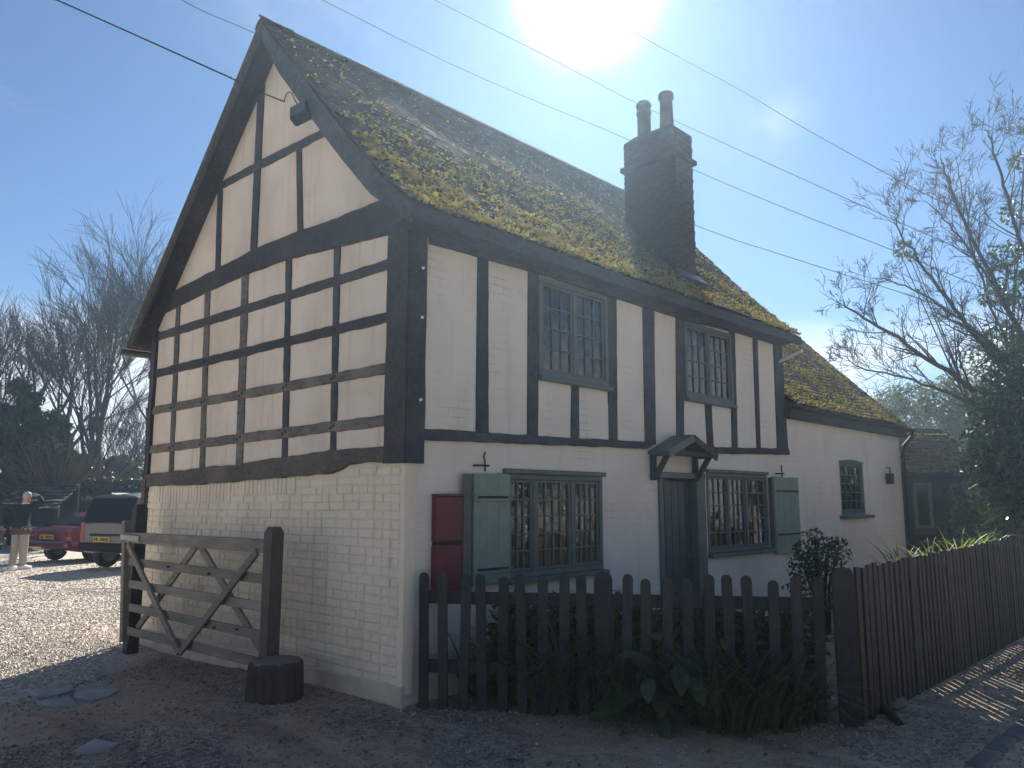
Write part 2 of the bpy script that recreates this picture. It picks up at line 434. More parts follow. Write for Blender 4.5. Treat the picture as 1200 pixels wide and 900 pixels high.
# ------------------------------------------------------------------ ground
def m_ground(name):
    s = NT(name); w = s.world()
    cells = s.voro(w, 42, 'Color'); cd = s.voro(w, 42, 'Distance')
    lum = s.sepz(cells, 'X'); hue = s.sepz(cells, 'Y')
    big = s.noise(w, .8, 6); med = s.noise(w, 4, 5)
    pale = s.mix(lum, (.32, .27, .21), (.74, .67, .57)); pale = s.mix(s.rng(hue, .7, 1, 0, .6), pale, (.36, .25, .16))
    pale = s.mix(s.rng(med, .5, .75, 0, .45), pale, (.30, .25, .19))
    dirt = s.mix(s.rng(big, .35, .65, 0, 1), (.37, .275, .185), (.50, .385, .27))
    dirt = s.mix(s.rng(lum, .78, 1.0, 0, .55), dirt, (.55, .5, .44)); dirt = s.mix(s.rng(med, .55, .75, 0, .55), dirt, (.15, .12, .10))
    # compacted brown earth worn through the gravel, with darker damp runs where wheels pass
    comp = s.mix(s.rng(s.noise(w, 9, 6), .3, .7, 0, 1), (.27, .195, .125), (.42, .31, .21))
    dirt = s.mix(s.rng(s.noise(w, 1.5, 5, .6), .38, .54, 0, .9), dirt, comp)
    trk = s.noise(s.map(w, (2.2, .28, 1), (0, 0, -.62)), 1.3, 4)
    dirt = s.mix(s.rng(trk, .54, .66, 0, .55), dirt, (.13, .105, .088))
    x, y = s.sepz(w, 'X'), s.sepz(w, 'Y')
    edge = s.mth('ADD', y, s.mth('MULTIPLY', s.mth('SUBTRACT', s.noise(w, 1.6, 5), .5), 1.5))
    shade_mask = s.rng(s.mth('SUBTRACT', edge, s.mth('MULTIPLY', x, .72)), 3.9, 4.75, 0, 1)  # split follows the cottage's shadow edge; dirt tone partly carries its shade
    road = s.rng(y, -4.6, -3.9, 1, 0)
    xr = s.rng(x, -30, -29, 0, 1)
    c = s.mix(shade_mask, dirt, pale)
    c = s.mix(s.mth('MULTIPLY', road, xr), c, s.mix(s.rng(med, .3, .7, 0, 1), (.40, .35, .285), (.52, .46, .38)))
    s.col(c).rough(.92, .2)
    b = s.bump(med, .5, .04); b = s.bump(cd, .7, .012, b); s.bump(s.noise(w, 120, 3), .4, .004, b)
    return s.m
M['ground'] = m_ground('gravel_and_dirt')
def ground_h(x, y):
    k = max(0.0, min(1.0, (26 - math.hypot(x, y)) / 10))
    ss = lambda a, b, v: (lambda t: t * t * (3 - 2 * t))(max(0.0, min(1.0, (v - a) / (b - a))))
    dip = -.13 * ss(.8, 4.2, y) * (1 - ss(8, 13.5, y)) * (1 - ss(.5, 2.0, x)) * (1 - ss(6, 12, -x))      # the yard dips beside the gable
    return dip + k * (noise.noise(Vector((x * .7, y * .7, 0))) * .018 + noise.noise(Vector((x * 2.1, y * 2.1, 3))) * .010)
xs = [-900, -300, -120, -60, -30, -18] + [-12 + .2 * i for i in range(150)] + [20, 26, 34, 50, 90, 200, 400, 900]
gv = [(x, y, ground_h(x, y)) for y in xs for x in xs]; n = len(xs)
gf = [(j * n + i, j * n + i + 1, (j + 1) * n + i + 1, (j + 1) * n + i) for j in range(n - 1) for i in range(n - 1)]
gm = bpy.data.meshes.new('ground'); gm.from_pydata(gv, [], gf); gm.materials.append(M['ground'])
gm.polygons.foreach_set('use_smooth', [True] * len(gm.polygons))
tag(link('ground', gm), kind='structure')

# loose stones lying on the sheet (uncountable)
def scatter(name, mat, pts, smin, smax, flat=.6):
    octv = np.array([(1, 0, 0), (0, 1, 0), (-1, 0, 0), (0, -1, 0), (0, 0, 1), (0, 0, -1)], float)
    octf = np.array([(0, 1, 4), (1, 2, 4), (2, 3, 4), (3, 0, 4), (1, 0, 5), (2, 1, 5), (3, 2, 5), (0, 3, 5)])
    n = len(pts); sc = rng.uniform(smin, smax, (n, 1, 1)) * np.where(rng.random((n, 1, 1)) > .93, 1.6, 1)
    v = octv[None] * rng.uniform(.65, 1.25, (n, 6, 1)); v = v * np.array([1, .8, flat])
    a = rng.uniform(0, 2 * PI, n); ca, sa = np.cos(a), np.sin(a)
    x = v[:, :, 0] * ca[:, None] - v[:, :, 1] * sa[:, None]; y = v[:, :, 0] * sa[:, None] + v[:, :, 1] * ca[:, None]
    v = np.stack([x, y, v[:, :, 2]], 2) * sc + np.asarray(pts)[:, None, :]
    f = (octf[None] + (np.arange(n) * 6)[:, None, None]).reshape(-1, 3)
    me = bpy.data.meshes.new(name)
    me.from_pydata(v.reshape(-1, 3).tolist(), [], f.tolist())
    me.materials.append(mat)
    return tag(link(name, me), kind='stuff')
def m_stones(name, a, b, c3):
    s = NT(name); w = s.world(); v = s.sepz(s.voro(w, 30, 'Color'), 'X'); v2 = s.sepz(s.voro(w, 30, 'Color'), 'Y')
    c = s.mix(v, a, b); c = s.mix(s.rng(v2, .7, 1, 0, .8), c, c3); s.col(c).rough(.75, .35); s.bump(s.noise(w, 80, 3), .4, .003); return s.m
M['darkstones'] = m_stones('shade_grey_stones', (.12, .10, .085), (.40, .345, .29), (.28, .19, .13))  # darker gravel copy, shade put in the colour; laid inside the cottage's shadow
M['palestones'] = m_stones('pale_gravel_stones', (.30, .25, .20), (.72, .66, .57), (.36, .26, .17))
near = []
while len(near) < 17000:
    px, py = random.uniform(-40, 1240), random.uniform(700, 930)
    p = Z(px, py)
    if p.x > .0 and p.y > -.02: continue
    if p.x > 2.0 and p.y > -2.65: continue
    dens = .35 + .75 * (noise.noise(p * 1.1) + .5) + (.6 if abs(p.x + .25) < .45 and p.y > -.5 else 0)
    if p.x < -.9 and p.y > .2: dens *= .55
    if random.random() > dens: continue
    if p.y - .72 * p.x > 4.2: continue
    if noise.noise(p * .75 + Vector((3, 1, 0))) > -.02 and random.random() < .85 and not (p.x < .1 and p.x > -.7 and p.y > -.5): continue
    near.append((p.x, p.y, ground_h(p.x, p.y) + .004))
scatter('gravel', M['darkstones'], near, .006, .016)
# fallen leaves and bits of bark
lv = []; lf = []; rr_ = random.Random(9)
for k in range(420):
    p = Z(rr_.uniform(-20, 1220), 760 + 150 * rr_.random() ** 1.5)
    if (p.x > -.05 and p.y > -.1) or (p.x > 2 and p.y > -2.7) or p.y - .72 * p.x > 4.1: continue
    a = rr_.uniform(0, 2 * PI); s_ = rr_.uniform(.012, .03); d = Vector((math.cos(a), math.sin(a), rr_.uniform(-.2, .3))); e_ = Vector((-d.y, d.x, rr_.uniform(-.3, .3))) * .55
    p.z = ground_h(p.x, p.y) + .012; n_ = len(lv); lv += [p - d * s_, p + e_ * s_, p + d * s_, p - e_ * s_]; lf.append((n_, n_ + 1, n_ + 2, n_ + 3))
M['deadleaf'] = m_plain('brown_dead_leaves', (.12, .07, .035), .8, .2, var=.5, scale=3)
mb = MB(); mb.add(lv, lf); tag(mb.build('leaf_litter', M['deadleaf']), kind='stuff')
far_s = []
while len(far_s) < 24000:
    px, py = random.uniform(-30, 190), random.uniform(655, 830)
    p = Z(px, py)
    if p.y - .72 * p.x < 4.0 + .9 * random.random() ** 2 + .7 * noise.noise(p * 1.7) or (p.x > -.05 and p.y < 5.4): continue
    p = Z(px, py, ground_h(p.x, p.y)); far_s.append((p.x, p.y, ground_h(p.x, p.y) + .004))
scatter('gravel', M['palestones'], far_s, .008, .022)

# flat flagstones in the drive
FLAGS = [((86, 818), (92, 806), (112, 802), (132, 804), (139, 810), (130, 816), (108, 823)),
         ((34, 811), (60, 805), (84, 803), (87, 810), (62, 817), (44, 817)),
         ((42, 824), (64, 819), (86, 821), (88, 827), (66, 829)),
         ((87, 881), (112, 868), (138, 873), (128, 881), (104, 885))]
FL = ['flat grey flagstone with one rounded end set in the drive', 'flat grey flagstone at the far left of its group in the drive',
      'narrow grey flagstone in front of the other two in the drive', 'lone flat flagstone in the drive nearest the bottom edge']
for q, lab in zip(FLAGS, FL):
    mb = MB(); gz = ground_h(*Z(*q[0]).xy) + .004; mb.prism([Z(a, b, gz) for a, b in q], (0, 0, 1), -.05, .014, .12, .012, .006)
    tag(mb.build('flagstone', M['stone']), lab, 'flagstone', 'flagstones set in the drive')

# ------------------------------------------------------------------ the cottage
house = empty('timber_framed_cottage', (0, 0, 0), 0, 'old white cottage with black timber framing and a steep mossy tiled roof', 'cottage')
GN, FN = Vector((-1, 0, 0)), Vector((0, -1, 0))
HL, HW, HE = 6.98, 5.22, 3.95          # length, gable width, eaves
XU = Vector((0, 0, 1))

def wall_grid(mb, x0, x1, z0, z1, holes, y0, y1):
    xs = sorted({x0, x1, *[h[0] for h in holes], *[h[1] for h in holes]}); zs = sorted({z0, z1, *[h[2] for h in holes], *[h[3] for h in holes]})
    xs = [x for x in xs if x0 <= x <= x1]; zs = [z for z in zs if z0 <= z <= z1]
    def hole(i, j):
        if i < 0 or j < 0 or i >= len(xs) - 1 or j >= len(zs) - 1: return True
        cx, cz = (xs[i] + xs[i + 1]) / 2, (zs[j] + zs[j + 1]) / 2
        return any(h[0] < cx < h[1] and h[2] < cz < h[3] for h in holes)
    for i in range(len(xs) - 1):
        for j in range(len(zs) - 1):
            if hole(i, j): continue
            a, b, c, d = xs[i], xs[i + 1], zs[j], zs[j + 1]
            mb.add([(a, y0, c), (b, y0, c), (b, y0, d), (a, y0, d)], [(0, 1, 2, 3)])
            mb.add([(a, y1, c), (b, y1, c), (b, y1, d), (a, y1, d)], [(3, 2, 1, 0)])
            if hole(i - 1, j): mb.add([(a, y0, c), (a, y1, c), (a, y1, d), (a, y0, d)], [(3, 2, 1, 0)])
            if hole(i + 1, j): mb.add([(b, y0, c), (b, y1, c), (b, y1, d), (b, y0, d)], [(0, 1, 2, 3)])
            if hole(i, j - 1): mb.add([(a, y0, c), (b, y0, c), (b, y1, c), (a, y1, c)], [(3, 2, 1, 0)])
            if hole(i, j + 1): mb.add([(a, y0, d), (b, y0, d), (b, y1, d), (a, y1, d)], [(0, 1, 2, 3)])

# openings (x0, x1, z0, z1)
W_UL, W_UR = (1.60, 2.72, 2.80, 3.80), (4.28, 5.46, 2.84, 3.80)
W_GL, W_GR = (1.17, 2.60, .90, 1.84), (4.72, 6.34, .95, 1.94)
DOOR = (3.66, 4.62, -.05, 1.92)
mb = MB(); wall_grid(mb, .002, HL, -.1, HE, [W_UL, W_UR, W_GL, W_GR, DOOR], 0.0, .22)
mb.build('front_wall', M['frontwall'], house)
mb = MB(); wall_grid(mb, .30, HL - .02, -.1, HE - .1, [(3.05, 3.75, 1.05, 1.85), (6.0, 6.6, 1.0, 1.8)], HW - .24, HW - .02)
mb.build('rear_wall', M['plaster'], house)
# gable walls: solid pentagons
def gable(name, x0, x1, mat):
    mb = MB(); pr = [(0.004, -.3), (HW - .005, -.3), (HW - .005, 3.62), (2.3, 6.66), (0.004, 4.12)]
    vs = [(x, y, z) for x in (x0, x1) for y, z in pr]; k = len(pr)
    mb.add(vs, [tuple(range(k))[::-1], tuple(range(k, 2 * k))] + [(i, (i + 1) % k, k + (i + 1) % k, k + i) for i in range(k)])
    return mb.build(name, mat, house)
gable('gable_wall', .0, .22, M['mortar'])
gable('far_gable_wall', HL - .24, HL - .004, M['plaster'])
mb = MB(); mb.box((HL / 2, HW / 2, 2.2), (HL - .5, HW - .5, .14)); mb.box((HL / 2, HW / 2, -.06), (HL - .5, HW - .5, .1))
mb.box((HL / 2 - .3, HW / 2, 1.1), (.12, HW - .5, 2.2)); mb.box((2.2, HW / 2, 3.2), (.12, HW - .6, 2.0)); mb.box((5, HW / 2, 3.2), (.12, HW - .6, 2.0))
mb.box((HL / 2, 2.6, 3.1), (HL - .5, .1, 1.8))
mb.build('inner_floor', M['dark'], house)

# ---- gable: curves measured on the wall plane
def poly(lst, plane=G, d=0.0): return [plane(a, b) for a, b in lst]
TIE_UP = [(190, 350), (253, 318), (303, 292), (350, 273), (400, 256), (446, 237), (473, 226)]
TIE_LO = [(189, 370), (243, 343), (290, 322), (337, 305), (397, 290), (455, 276), (475, 269)]
SILL_UP = [(173, 556), (203, 553), (240, 548), (280, 545), (333, 536), (390, 528), (458, 523)]
SILL_LO = [(171, 570), (233, 568), (300, 563), (360, 557.5), (390, 555), (402, 551), (410, 545), (430, 542), (458, 541)]
RAILS = [((180, 397, 9), (457, 310, 12)), ((176, 440, 9), (459, 371, 12)), ((173, 483, 9), (459, 431, 13)), ((171, 528, 9.5), (459, 492, 13.5))]
POSTS = [((210.7, 365), (201.7, 552), 5), ((245, 346), (238, 548), 6), ((289.3, 322), (281.7, 545), 8), ((340, 306), (335, 535), 6.5), ((396.7, 292), (391.7, 528), 7)]
def piece(name, pts, n, d0, d1, mat, jit=.010, parent=house, ch=.008):
    mb = MB(); mb.prism(pts, n, d0, d1, .09, jit, ch); return mb.build(name, mat, parent)
def yat(lst, x):
    for (a, b), (c, d) in zip(lst, lst[1:]):
        if x <= c: return b + (d - b) * (x - a) / (c - a)
    (a, b), (c, d) = lst[-2:]
    return b + (d - b) * (x - a) / (c - a)
piece('tie_beam', poly(TIE_UP + TIE_LO[::-1]), GN, -.02, .045, M['timber'])
piece('sill_beam', poly(SILL_UP + SILL_LO[::-1]), GN, -.02, .04, M['oldoak'], .014)
rl = []
for k, ((xa, ya, wa), (xb, yb, wb)) in enumerate(RAILS):
    piece('rail', [G(xa, ya - wa / 2), G(xb, yb - wb / 2), G(xb, yb + wb / 2), G(xa, ya + wa / 2)], GN, -.02, .028, M['timber'] if k < 2 else M['oldoak'])
    rl.append([(xa, ya), (xb, yb)])
for (xt, yt), (xb, yb), w in POSTS:
    yt -= 14
    piece('stud', [G(xt - w / 2, yt), G(xt + w / 2, yt), G(xb + w / 2, yb + 3), G(xb - w / 2, yb + 3)], GN, -.02, .022, M['timber'] if xt > 300 else M['oldoak'])
# infill panels
edges = [((186, 366), (173, 556))] + [(a, b) for a, b, w in POSTS] + [((457, 275), (458, 525))]
lines = [TIE_LO] + rl + [SILL_UP]
def cross(e, ln):
    (xt, yt), (xb, yb) = e; y = (yt + yb) / 2
    for _ in range(6):
        x = xt + (xb - xt) * (y - yt) / (yb - yt); y = yat(ln, x)
    return x, y
for i in range(6):
    for j in range(5):
        q = [cross(edges[i], lines[j]), cross(edges[i + 1], lines[j]), cross(edges[i + 1], lines[j + 1]), cross(edges[i], lines[j + 1])]
        mb = MB(); mb.prism([G(*p) for p in q], GN, -.01, .006 + random.uniform(-.002, .004), .12, 0, .004)
        mb.build('infill_panel', M['plaster'], house)
# oak pegs where the lower rails cross the studs
for k in (1, 2, 3):
    for e_ in edges[1:6]:
        cx_, cy_ = cross(e_, rl[k])
        for dx in (-1.6, 1.6) if k > 1 else (0,):
            mb = MB(); p_ = G(cx_ + dx, cy_ - dx * .8); mb.tube([p_ + GN * .02, p_ + GN * .036], .013, 6); mb.build('peg', M['black'], house)
# upper gable
piece('collar_beam', poly([(240, 226), (303, 190), (386, 149), (391, 156), (303, 200), (236, 235)]), GN, -.02, .03, M['timber'])
piece('king_post', poly([(306.5, 58), (313.5, 58), (307, 192), (299.5, 194)]), GN, -.02, .025, M['timber'], .006)
piece('king_post', poly([(299.5, 194), (307, 194), (302, 296), (295, 298)]), GN, -.02, .025, M['timber'], .006)
piece('stud', poly([(256.5, 223), (262, 222), (259, 318), (253.5, 320)]), GN, -.02, .022, M['timber'], .006)
piece('stud', poly([(348.5, 170), (354.5, 168), (356.5, 274), (350, 276)]), GN, -.02, .022, M['timber'], .006)
UP = [[(308, 60), (303, 192), (236, 228), (262, 180), (285, 120)], [(310, 60), (345, 98), (388, 152), (303, 195)],
      [(236, 230), (259, 219), (256, 318), (188, 352), (208, 290)], [(259, 219), (303, 196), (298, 296), (256, 318)],
      [(303, 196), (351, 172), (353, 276), (298, 296)], [(351, 172), (390, 152), (449, 240), (353, 276)]]
for q in UP:
    mb = MB(); mb.prism(poly(q), GN, -.01, .006, .2, 0, .004); mb.build('infill_panel', M['plaster'], house)

# corner posts
def post(name, x0, x1, y0, y1, z0, z1, mat, jit=.012):
    mb = MB(); bm = bmesh.new(); bmesh.ops.create_cube(bm, size=1)
    for v in bm.verts: v.co = Vector(((x0 + x1) / 2 + v.co.x * (x1 - x0), (y0 + y1) / 2 + v.co.y * (y1 - y0), (z0 + z1) / 2 + v.co.z * (z1 - z0)))
    bmesh.ops.subdivide_edges(bm, edges=[e for e in bm.edges if abs(e.verts[0].co.z - e.verts[1].co.z) > .3], cuts=14)
    bmesh.ops.bevel(bm, geom=[e for e in bm.edges if abs(e.verts[0].co.z - e.verts[1].co.z) > .01], offset=.015, segments=2, affect='EDGES')
    for v in bm.verts: v.co += noise.noise_vector(v.co * 3) * jit
    mb.add([v.co for v in bm.verts], [tuple(v.index for v in f.verts) for f in bm.faces]); bm.free()
    return mb.build(name, mat, house)
post('corner_post', -.045, .17, -.045, .26, 1.9, 4.08, M['timber'])
post('corner_post', -.04, .2, HW - .13, HW + .03, 1.86, 3.75, M['timber'])
post('storey_post', -.05, .10, HW - .11, HW + .02, 1.25, 1.86, M['oldoak'])
for z in (2.42, 3.12, 3.55):
    mb = MB(); mb.lathe((0, 0, 0), [(.022, 0), (.02, .008), (.008, .014)], 10)
    o = mb.build('bolt_head', M['steel'], house); o.location = (.10, -.052, z); o.rotation_euler = (PI / 2, 0, 0)

# ---- gable brickwork below the sill
sill_pts = sorted([(G(a, b).y, G(a, b).z) for a, b in SILL_LO])
def sill_z(y):
    for (a, b), (c, d) in zip(sill_pts, sill_pts[1:]):
        if y <= c: return b + (d - b) * (y - a) / (c - a)
    return sill_pts[-1][1]
def brick_mesh(name, ln, ht, seed, mat=M['brick']):
    r = random.Random(seed); c = .012
    def j(s=.003): return r.uniform(-s, s)
    base = [(0, -ln / 2, -ht / 2), (0, ln / 2, -ht / 2), (0, ln / 2, ht / 2), (0, -ln / 2, ht / 2)]
    mid = [(-.012, y * .985 + j(), z * .97 + j()) for _, y, z in base]
    top = [(-.017 + j(.0015), y - math.copysign(c, y) + j(), z - math.copysign(c, z) + j()) for _, y, z in base]
    v = base + mid + top; f = []
    for k in (0, 4): f += [(k + i, k + 4 + i, k + 4 + (i + 1) % 4, k + (i + 1) % 4) for i in range(4)]
    f.append((11, 10, 9, 8))
    me = bpy.data.meshes.new(name); me.from_pydata(v, [], f); me.materials.append(mat); return me
STR = [brick_mesh('brick', .217, .067, k) for k in range(5)]
HDR = [brick_mesh('brick', .104, .067, 20 + k) for k in range(4)]
SOL = [brick_mesh('brick', .066, .20, 40 + k) for k in range(3)]
slots = []
z = .17; row = 0; ztop = {}
while z < 2.0:
    y = .056; first = True
    while y < HW - .12:
        hd = random.random() < (.22 if row % 4 else .7)
        if first: hd = row % 2 == 0; first = False
        ln = .104 if hd else .217
        yc = y + ln / 2; zc = z + .016 * noise.noise(Vector((yc * .8, row * .21, 4)))
        top = sill_z(yc)
        lim = top - .15 if 1.6 < yc < 4.9 else top - .03
        if zc + .034 < lim and yc - ln / 2 > .03:
            slots.append((random.choice(HDR if hd else STR), yc, zc, 1.0, random.uniform(.93, 1.03)))
            for q in range(int((yc - ln / 2) * 50), int((yc + ln / 2) * 50) + 1): ztop[q] = max(ztop.get(q, 0), zc + .036)
        y += ln + random.uniform(.007, .012)
    z += random.uniform(.072, .080); row += 1
y = 1.62
while y < 4.9:
    t = sill_z(y); zb = ztop.get(int(y * 50), t - .2); h = max(.05, t - zb - .004)
    slots.append((random.choice(SOL), y, zb + h / 2 + .004, h / .20, random.uniform(.9, 1.1))); y += random.uniform(.072, .086)
slots.sort(key=lambda q: math.hypot(q[1] + 5.05, 4.02))
gw = bpy.data.objects['gable_wall']
mb = MB()
for k, (me, y, z, s, w) in enumerate(slots):
    mw = Matrix.Translation((.004 + random.uniform(-.001, .006), y, z)) @ Matrix.Rotation(random.gauss(0, .012), 4, 'X') @ Matrix.Diagonal((1, w, s, 1))
    if k < 300: link('brick', me, gw, mw)
    else:
        mb.add([mw @ v.co for v in me.vertices], [tuple(p.vertices) for p in me.polygons])
tag(mb.build('brickwork', M['brick'], gw), kind='stuff')
mb = MB(); mb.prism([(0, -.02, -.2), (0, HW, -.3), (0, HW, .05), (0, 3.2, .10), (0, 1.5, .13), (0, .6, .16), (0, -.02, .17)], GN, -.02, .026, .18, .02, .015)
mb.build('plinth', M['concrete'], house)
mb = MB(); mb.prism([(0, -.018, .1), (0, .05, .1), (0, .05, 1.95), (0, -.018, 1.95)], GN, -.1, .014, .08, .006, .006)
mb.build('corner_render', M['brick'], house)

# ---- front: framing, infill, plate
FP = [((559, 298), (571, 301), (571, 508), (557, 507)), ((618, 314), (630, 318), (629, 513), (617, 512)), ((708.5, 343), (721, 347), (722, 519), (713, 518)),
      ((752, 357), (765, 362), (767, 521), (755, 520)), ((791, 368), (800, 371), (800, 524), (792, 523)), ((854, 383), (859.5, 385), (863, 527), (857, 526)),
      ((881, 389), (886, 391), (890, 528), (886, 528)), ((905, 395), (914, 398), (922.5, 531), (910, 530)),
      ((669, 446), (677, 448), (677, 516), (668, 515)), ((825, 472), (832, 473), (835, 526), (828, 525))]
for q in FP: piece('stud', poly(q, Fr), FN, -.02, .026, M['timber'], .007)
PANELS = [((501, 286), (559, 300), (556.5, 506), (496, 503)), ((571, 302), (618, 315), (617, 511), (571, 507)), ((629, 441), (669, 446), (668, 514), (629, 511)),
          ((677, 446), (712, 452), (713, 518), (677, 515)), ((721, 347), (752, 357), (755, 520), (722, 518)), ((764, 361), (791, 368), (792, 523), (767, 521)),
          ((800, 468), (825, 471), (828, 525), (800, 524)), ((832, 472), (856, 474), (857, 527), (835, 525)), ((859, 385), (881, 391), (886, 528), (863, 527)), ((886, 391), (905, 397), (910, 529), (890, 528))]
for q in PANELS:
    mb = MB(); mb.prism(poly(q, Fr), FN, -.01, .007, .15, 0, .004); mb.build('infill_panel', M['panelbrick'], house)
piece('bottom_rail', poly([(484, 502), (600, 509.5), (757, 518), (757, 526), (600, 520), (484, 515)], Fr), FN, -.02, .04, M['timber'], .01)
piece('bottom_rail', poly([(757, 518.5), (765, 521), (757, 526)], Fr), FN, -.02, .03, M['timber'], .0)
piece('bottom_rail', poly([(836, 524), (922, 526), (923, 533), (836, 531.5)], Fr), FN, -.02, .04, M['timber'], .01)
piece('wall_plate', [(.2, 0, 3.79), (1.6, 0, 3.82), (4.2, 0, 3.80), (6.0, 0, 3.86), (HL, 0, 3.92), (HL, 0, 4.12), (.2, 0, 4.12)], FN, -.02, .05, M['timber'], .006)

# ------------------------------------------------------------------ roof
PROF = [(-.33, 3.965), (-.12, 4.145), (.1, 4.345), (.55, 4.80), (1.15, 5.46), (1.75, 6.12), (2.3, 6.72)]
XA, XB = -.26, HL + .03
def sag(x, s): return -.05 * math.sin(PI * max(0, min(1, (x - XA) / (XB - XA)))) * s + .018 * noise.noise(Vector((x * 1.1, s * 4, 2)))
PL = [0]
for (a, b), (c, d) in zip(PROF, PROF[1:]): PL.append(PL[-1] + math.hypot(c - a, d - b))
SLEN = PL[-1]
def prof(s, P=PROF, PLn=PL):
    s = max(0, min(PLn[-1], s))
    for i in range(len(P) - 1):
        if s <= PLn[i + 1] + 1e-9:
            k = (s - PLn[i]) / (PLn[i + 1] - PLn[i]); t = Vector((0, P[i + 1][0] - P[i][0], P[i + 1][1] - P[i][1])).normalized()
            return Vector((0, P[i][0] + (P[i + 1][0] - P[i][0]) * k, P[i][1] + (P[i + 1][1] - P[i][1]) * k)), t
def deck(name, X0, X1, P, thick, parent, mat, sagf=None, nx=24):
    mb = MB(); top = []; k = len(P)
    for i in range(nx + 1):
        x = X0 + (X1 - X0) * i / nx
        for y, z in P: top.append(Vector((x, y, z + (sagf(x, (z - P[0][1]) / (P[-1][1] - P[0][1])) if sagf else 0))))
    bot = [p + Vector((0, .6, -.8)).normalized() * thick for p in top]
    n = len(top); fs = []
    for i in range(nx):
        for j in range(k - 1):
            a = i * k + j; fs.append((a, a + k, a + k + 1, a + 1)); fs.append((n + a, n + a + 1, n + a + k + 1, n + a + k))
    for i in range(nx):
        a = i * k; fs.append((a, n + a, n + a + k, a + k)); a = i * k + k - 1; fs.append((a, a + k, n + a + k, n + a))
    for j in range(k - 1):
        fs.append((j, j + 1, n + j + 1, n + j)); a = nx * k + j; fs.append((a, n + a, n + a + 1, a + 1))
    mb.add(top + bot, fs); return mb.build(name, mat, parent)
roof = deck('roof', XA + .02, XB, [(y, z - .03) for y, z in PROF], .05, house, M['timber'], sag)
REAR = [(2.32, 6.75), (5.45, 3.55)]
mb = MB(); mb.prism([(XA, 2.3, 6.765), (XB, 2.3, 6.765), (XB, 5.5, 3.60), (XA, 5.5, 3.60)], Vector((0, .7, .714)), -.09, .0, 2, 0, .004)
mb.build('rear_roof_slope', M['tile'], house)

def tile_mesh(seed):
    r = random.Random(seed); w, l, t = .158, .25, .014
    def j(s): return r.uniform(-s, s)
    # local: x across, y up the slope, z out of the roof; the exposed end is at y=0, slightly cambered
    v = []
    for y in (0, l):
        for x in (-w / 2, 0, w / 2): v.append((x + j(.002), y + (j(.006) if y == 0 else 0), (.004 if x == 0 else 0) + j(.0015)))
    v += [(x, y, z + t) for x, y, z in v]
    f = [(6, 7, 10, 9), (7, 8, 11, 10), (1, 0, 3, 4), (2, 1, 4, 5), (0, 1, 7, 6), (1, 2, 8, 7), (0, 6, 9, 3), (2, 5, 11, 8)]
    me = bpy.data.meshes.new('tile'); me.from_pydata(v, [], f); me.materials.append(M['tile']); return me
TILES = [tile_mesh(k) for k in range(7)]
def blob_mesh():
    bm = bmesh.new(); bmesh.ops.create_icosphere(bm, subdivisions=1, radius=1)
    v = np.array([p.co[:] for p in bm.verts]); f = np.array([[q.index for q in p.verts] for p in bm.faces]); bm.free(); return v, f
BV, BF = blob_mesh()
def moss_object(name, items, parent):
    """items: list of (pos, tangent_up, normal, sx, sy, sz)"""
    n = len(items); V = np.zeros((n, len(BV), 3))
    for i, (p, t, nn, sx, sy, sz) in enumerate(items):
        x = t.cross(nn); bb = BV * (1 + rng.uniform(-.5, .5, (len(BV), 1)))
        V[i] = np.array(p) + bb[:, :1] * sx * np.array(x) + bb[:, 1:2] * sy * np.array(t) + bb[:, 2:3] * sz * np.array(nn)
    F = (BF[None] + (np.arange(n) * len(BV))[:, None, None]).reshape(-1, 3)
    me = bpy.data.meshes.new(name); me.from_pydata(V.reshape(-1, 3).tolist(), [], F.tolist()); me.materials.append(M['moss'])
    return tag(link(name, me, parent), kind='stuff')
def lay_tiles(parent, X0, X1, slen, pf, sagf, singles, mossf, eye=CAM, gauge=.102, z0=.0):
    cand = []; items = []
    nrow = int(slen / gauge)
    for r in range(nrow):
        s = r * gauge + .0; x = X0 + (.08 if r % 2 else .0) + .08
        while x < X1 - .06:
            p, t = pf(s); p2, _ = pf(min(slen, s + .12)); p = Vector((x, p.y, p.z + sagf(x, s / slen)))
            nn = Vector((0, -t.z, t.y))
            tilt = math.radians(3.2) + random.gauss(0, .022); t2 = (t * math.cos(tilt) - nn * math.sin(tilt)); n2 = Vector((0, -t2.z, t2.y))
            X = Vector((1, 0, 0))
            mw = Matrix((X, t2, n2)).transposed().to_4x4()
            mw = Matrix.Translation(p + nn * (.006 + random.uniform(0, .006))) @ mw @ Matrix.Rotation(random.gauss(0, .02), 4, 'Z') @ Matrix.Rotation(random.gauss(0, .015), 4, 'Y')
            cand.append(((p - eye).length, mw, random.choice(TILES)))
            d = mossf(x, s / slen, p)
            for _ in range(24):
                if random.random() < d:
                    q = p + X * random.uniform(-.08, .08) + t * random.uniform(-.022, .016) + nn * (.022 + random.uniform(0, .022))
                    k = random.uniform(.3, 1.0) ** 1.5 * (.5 + .6 * d)
                    items.append((q, t, nn,   .022 * k * random.uniform(.6, 2.2), .011 * k, .020 * k * random.uniform(.6, 1.8)))
            x += .163
    cand.sort(key=lambda c: c[0])
    mb = MB()
    for i, (_, mw, me) in enumerate(cand):
        if i < singles: link('tile', me, parent, mw)
        else: mb.add([mw @ v.co for v in me.vertices], [tuple(p.vertices) for p in me.polygons])
    tag(mb.build('tile_field', M['tile'], parent), kind='stuff')
    moss_object('moss', items, parent)
    return len(items)
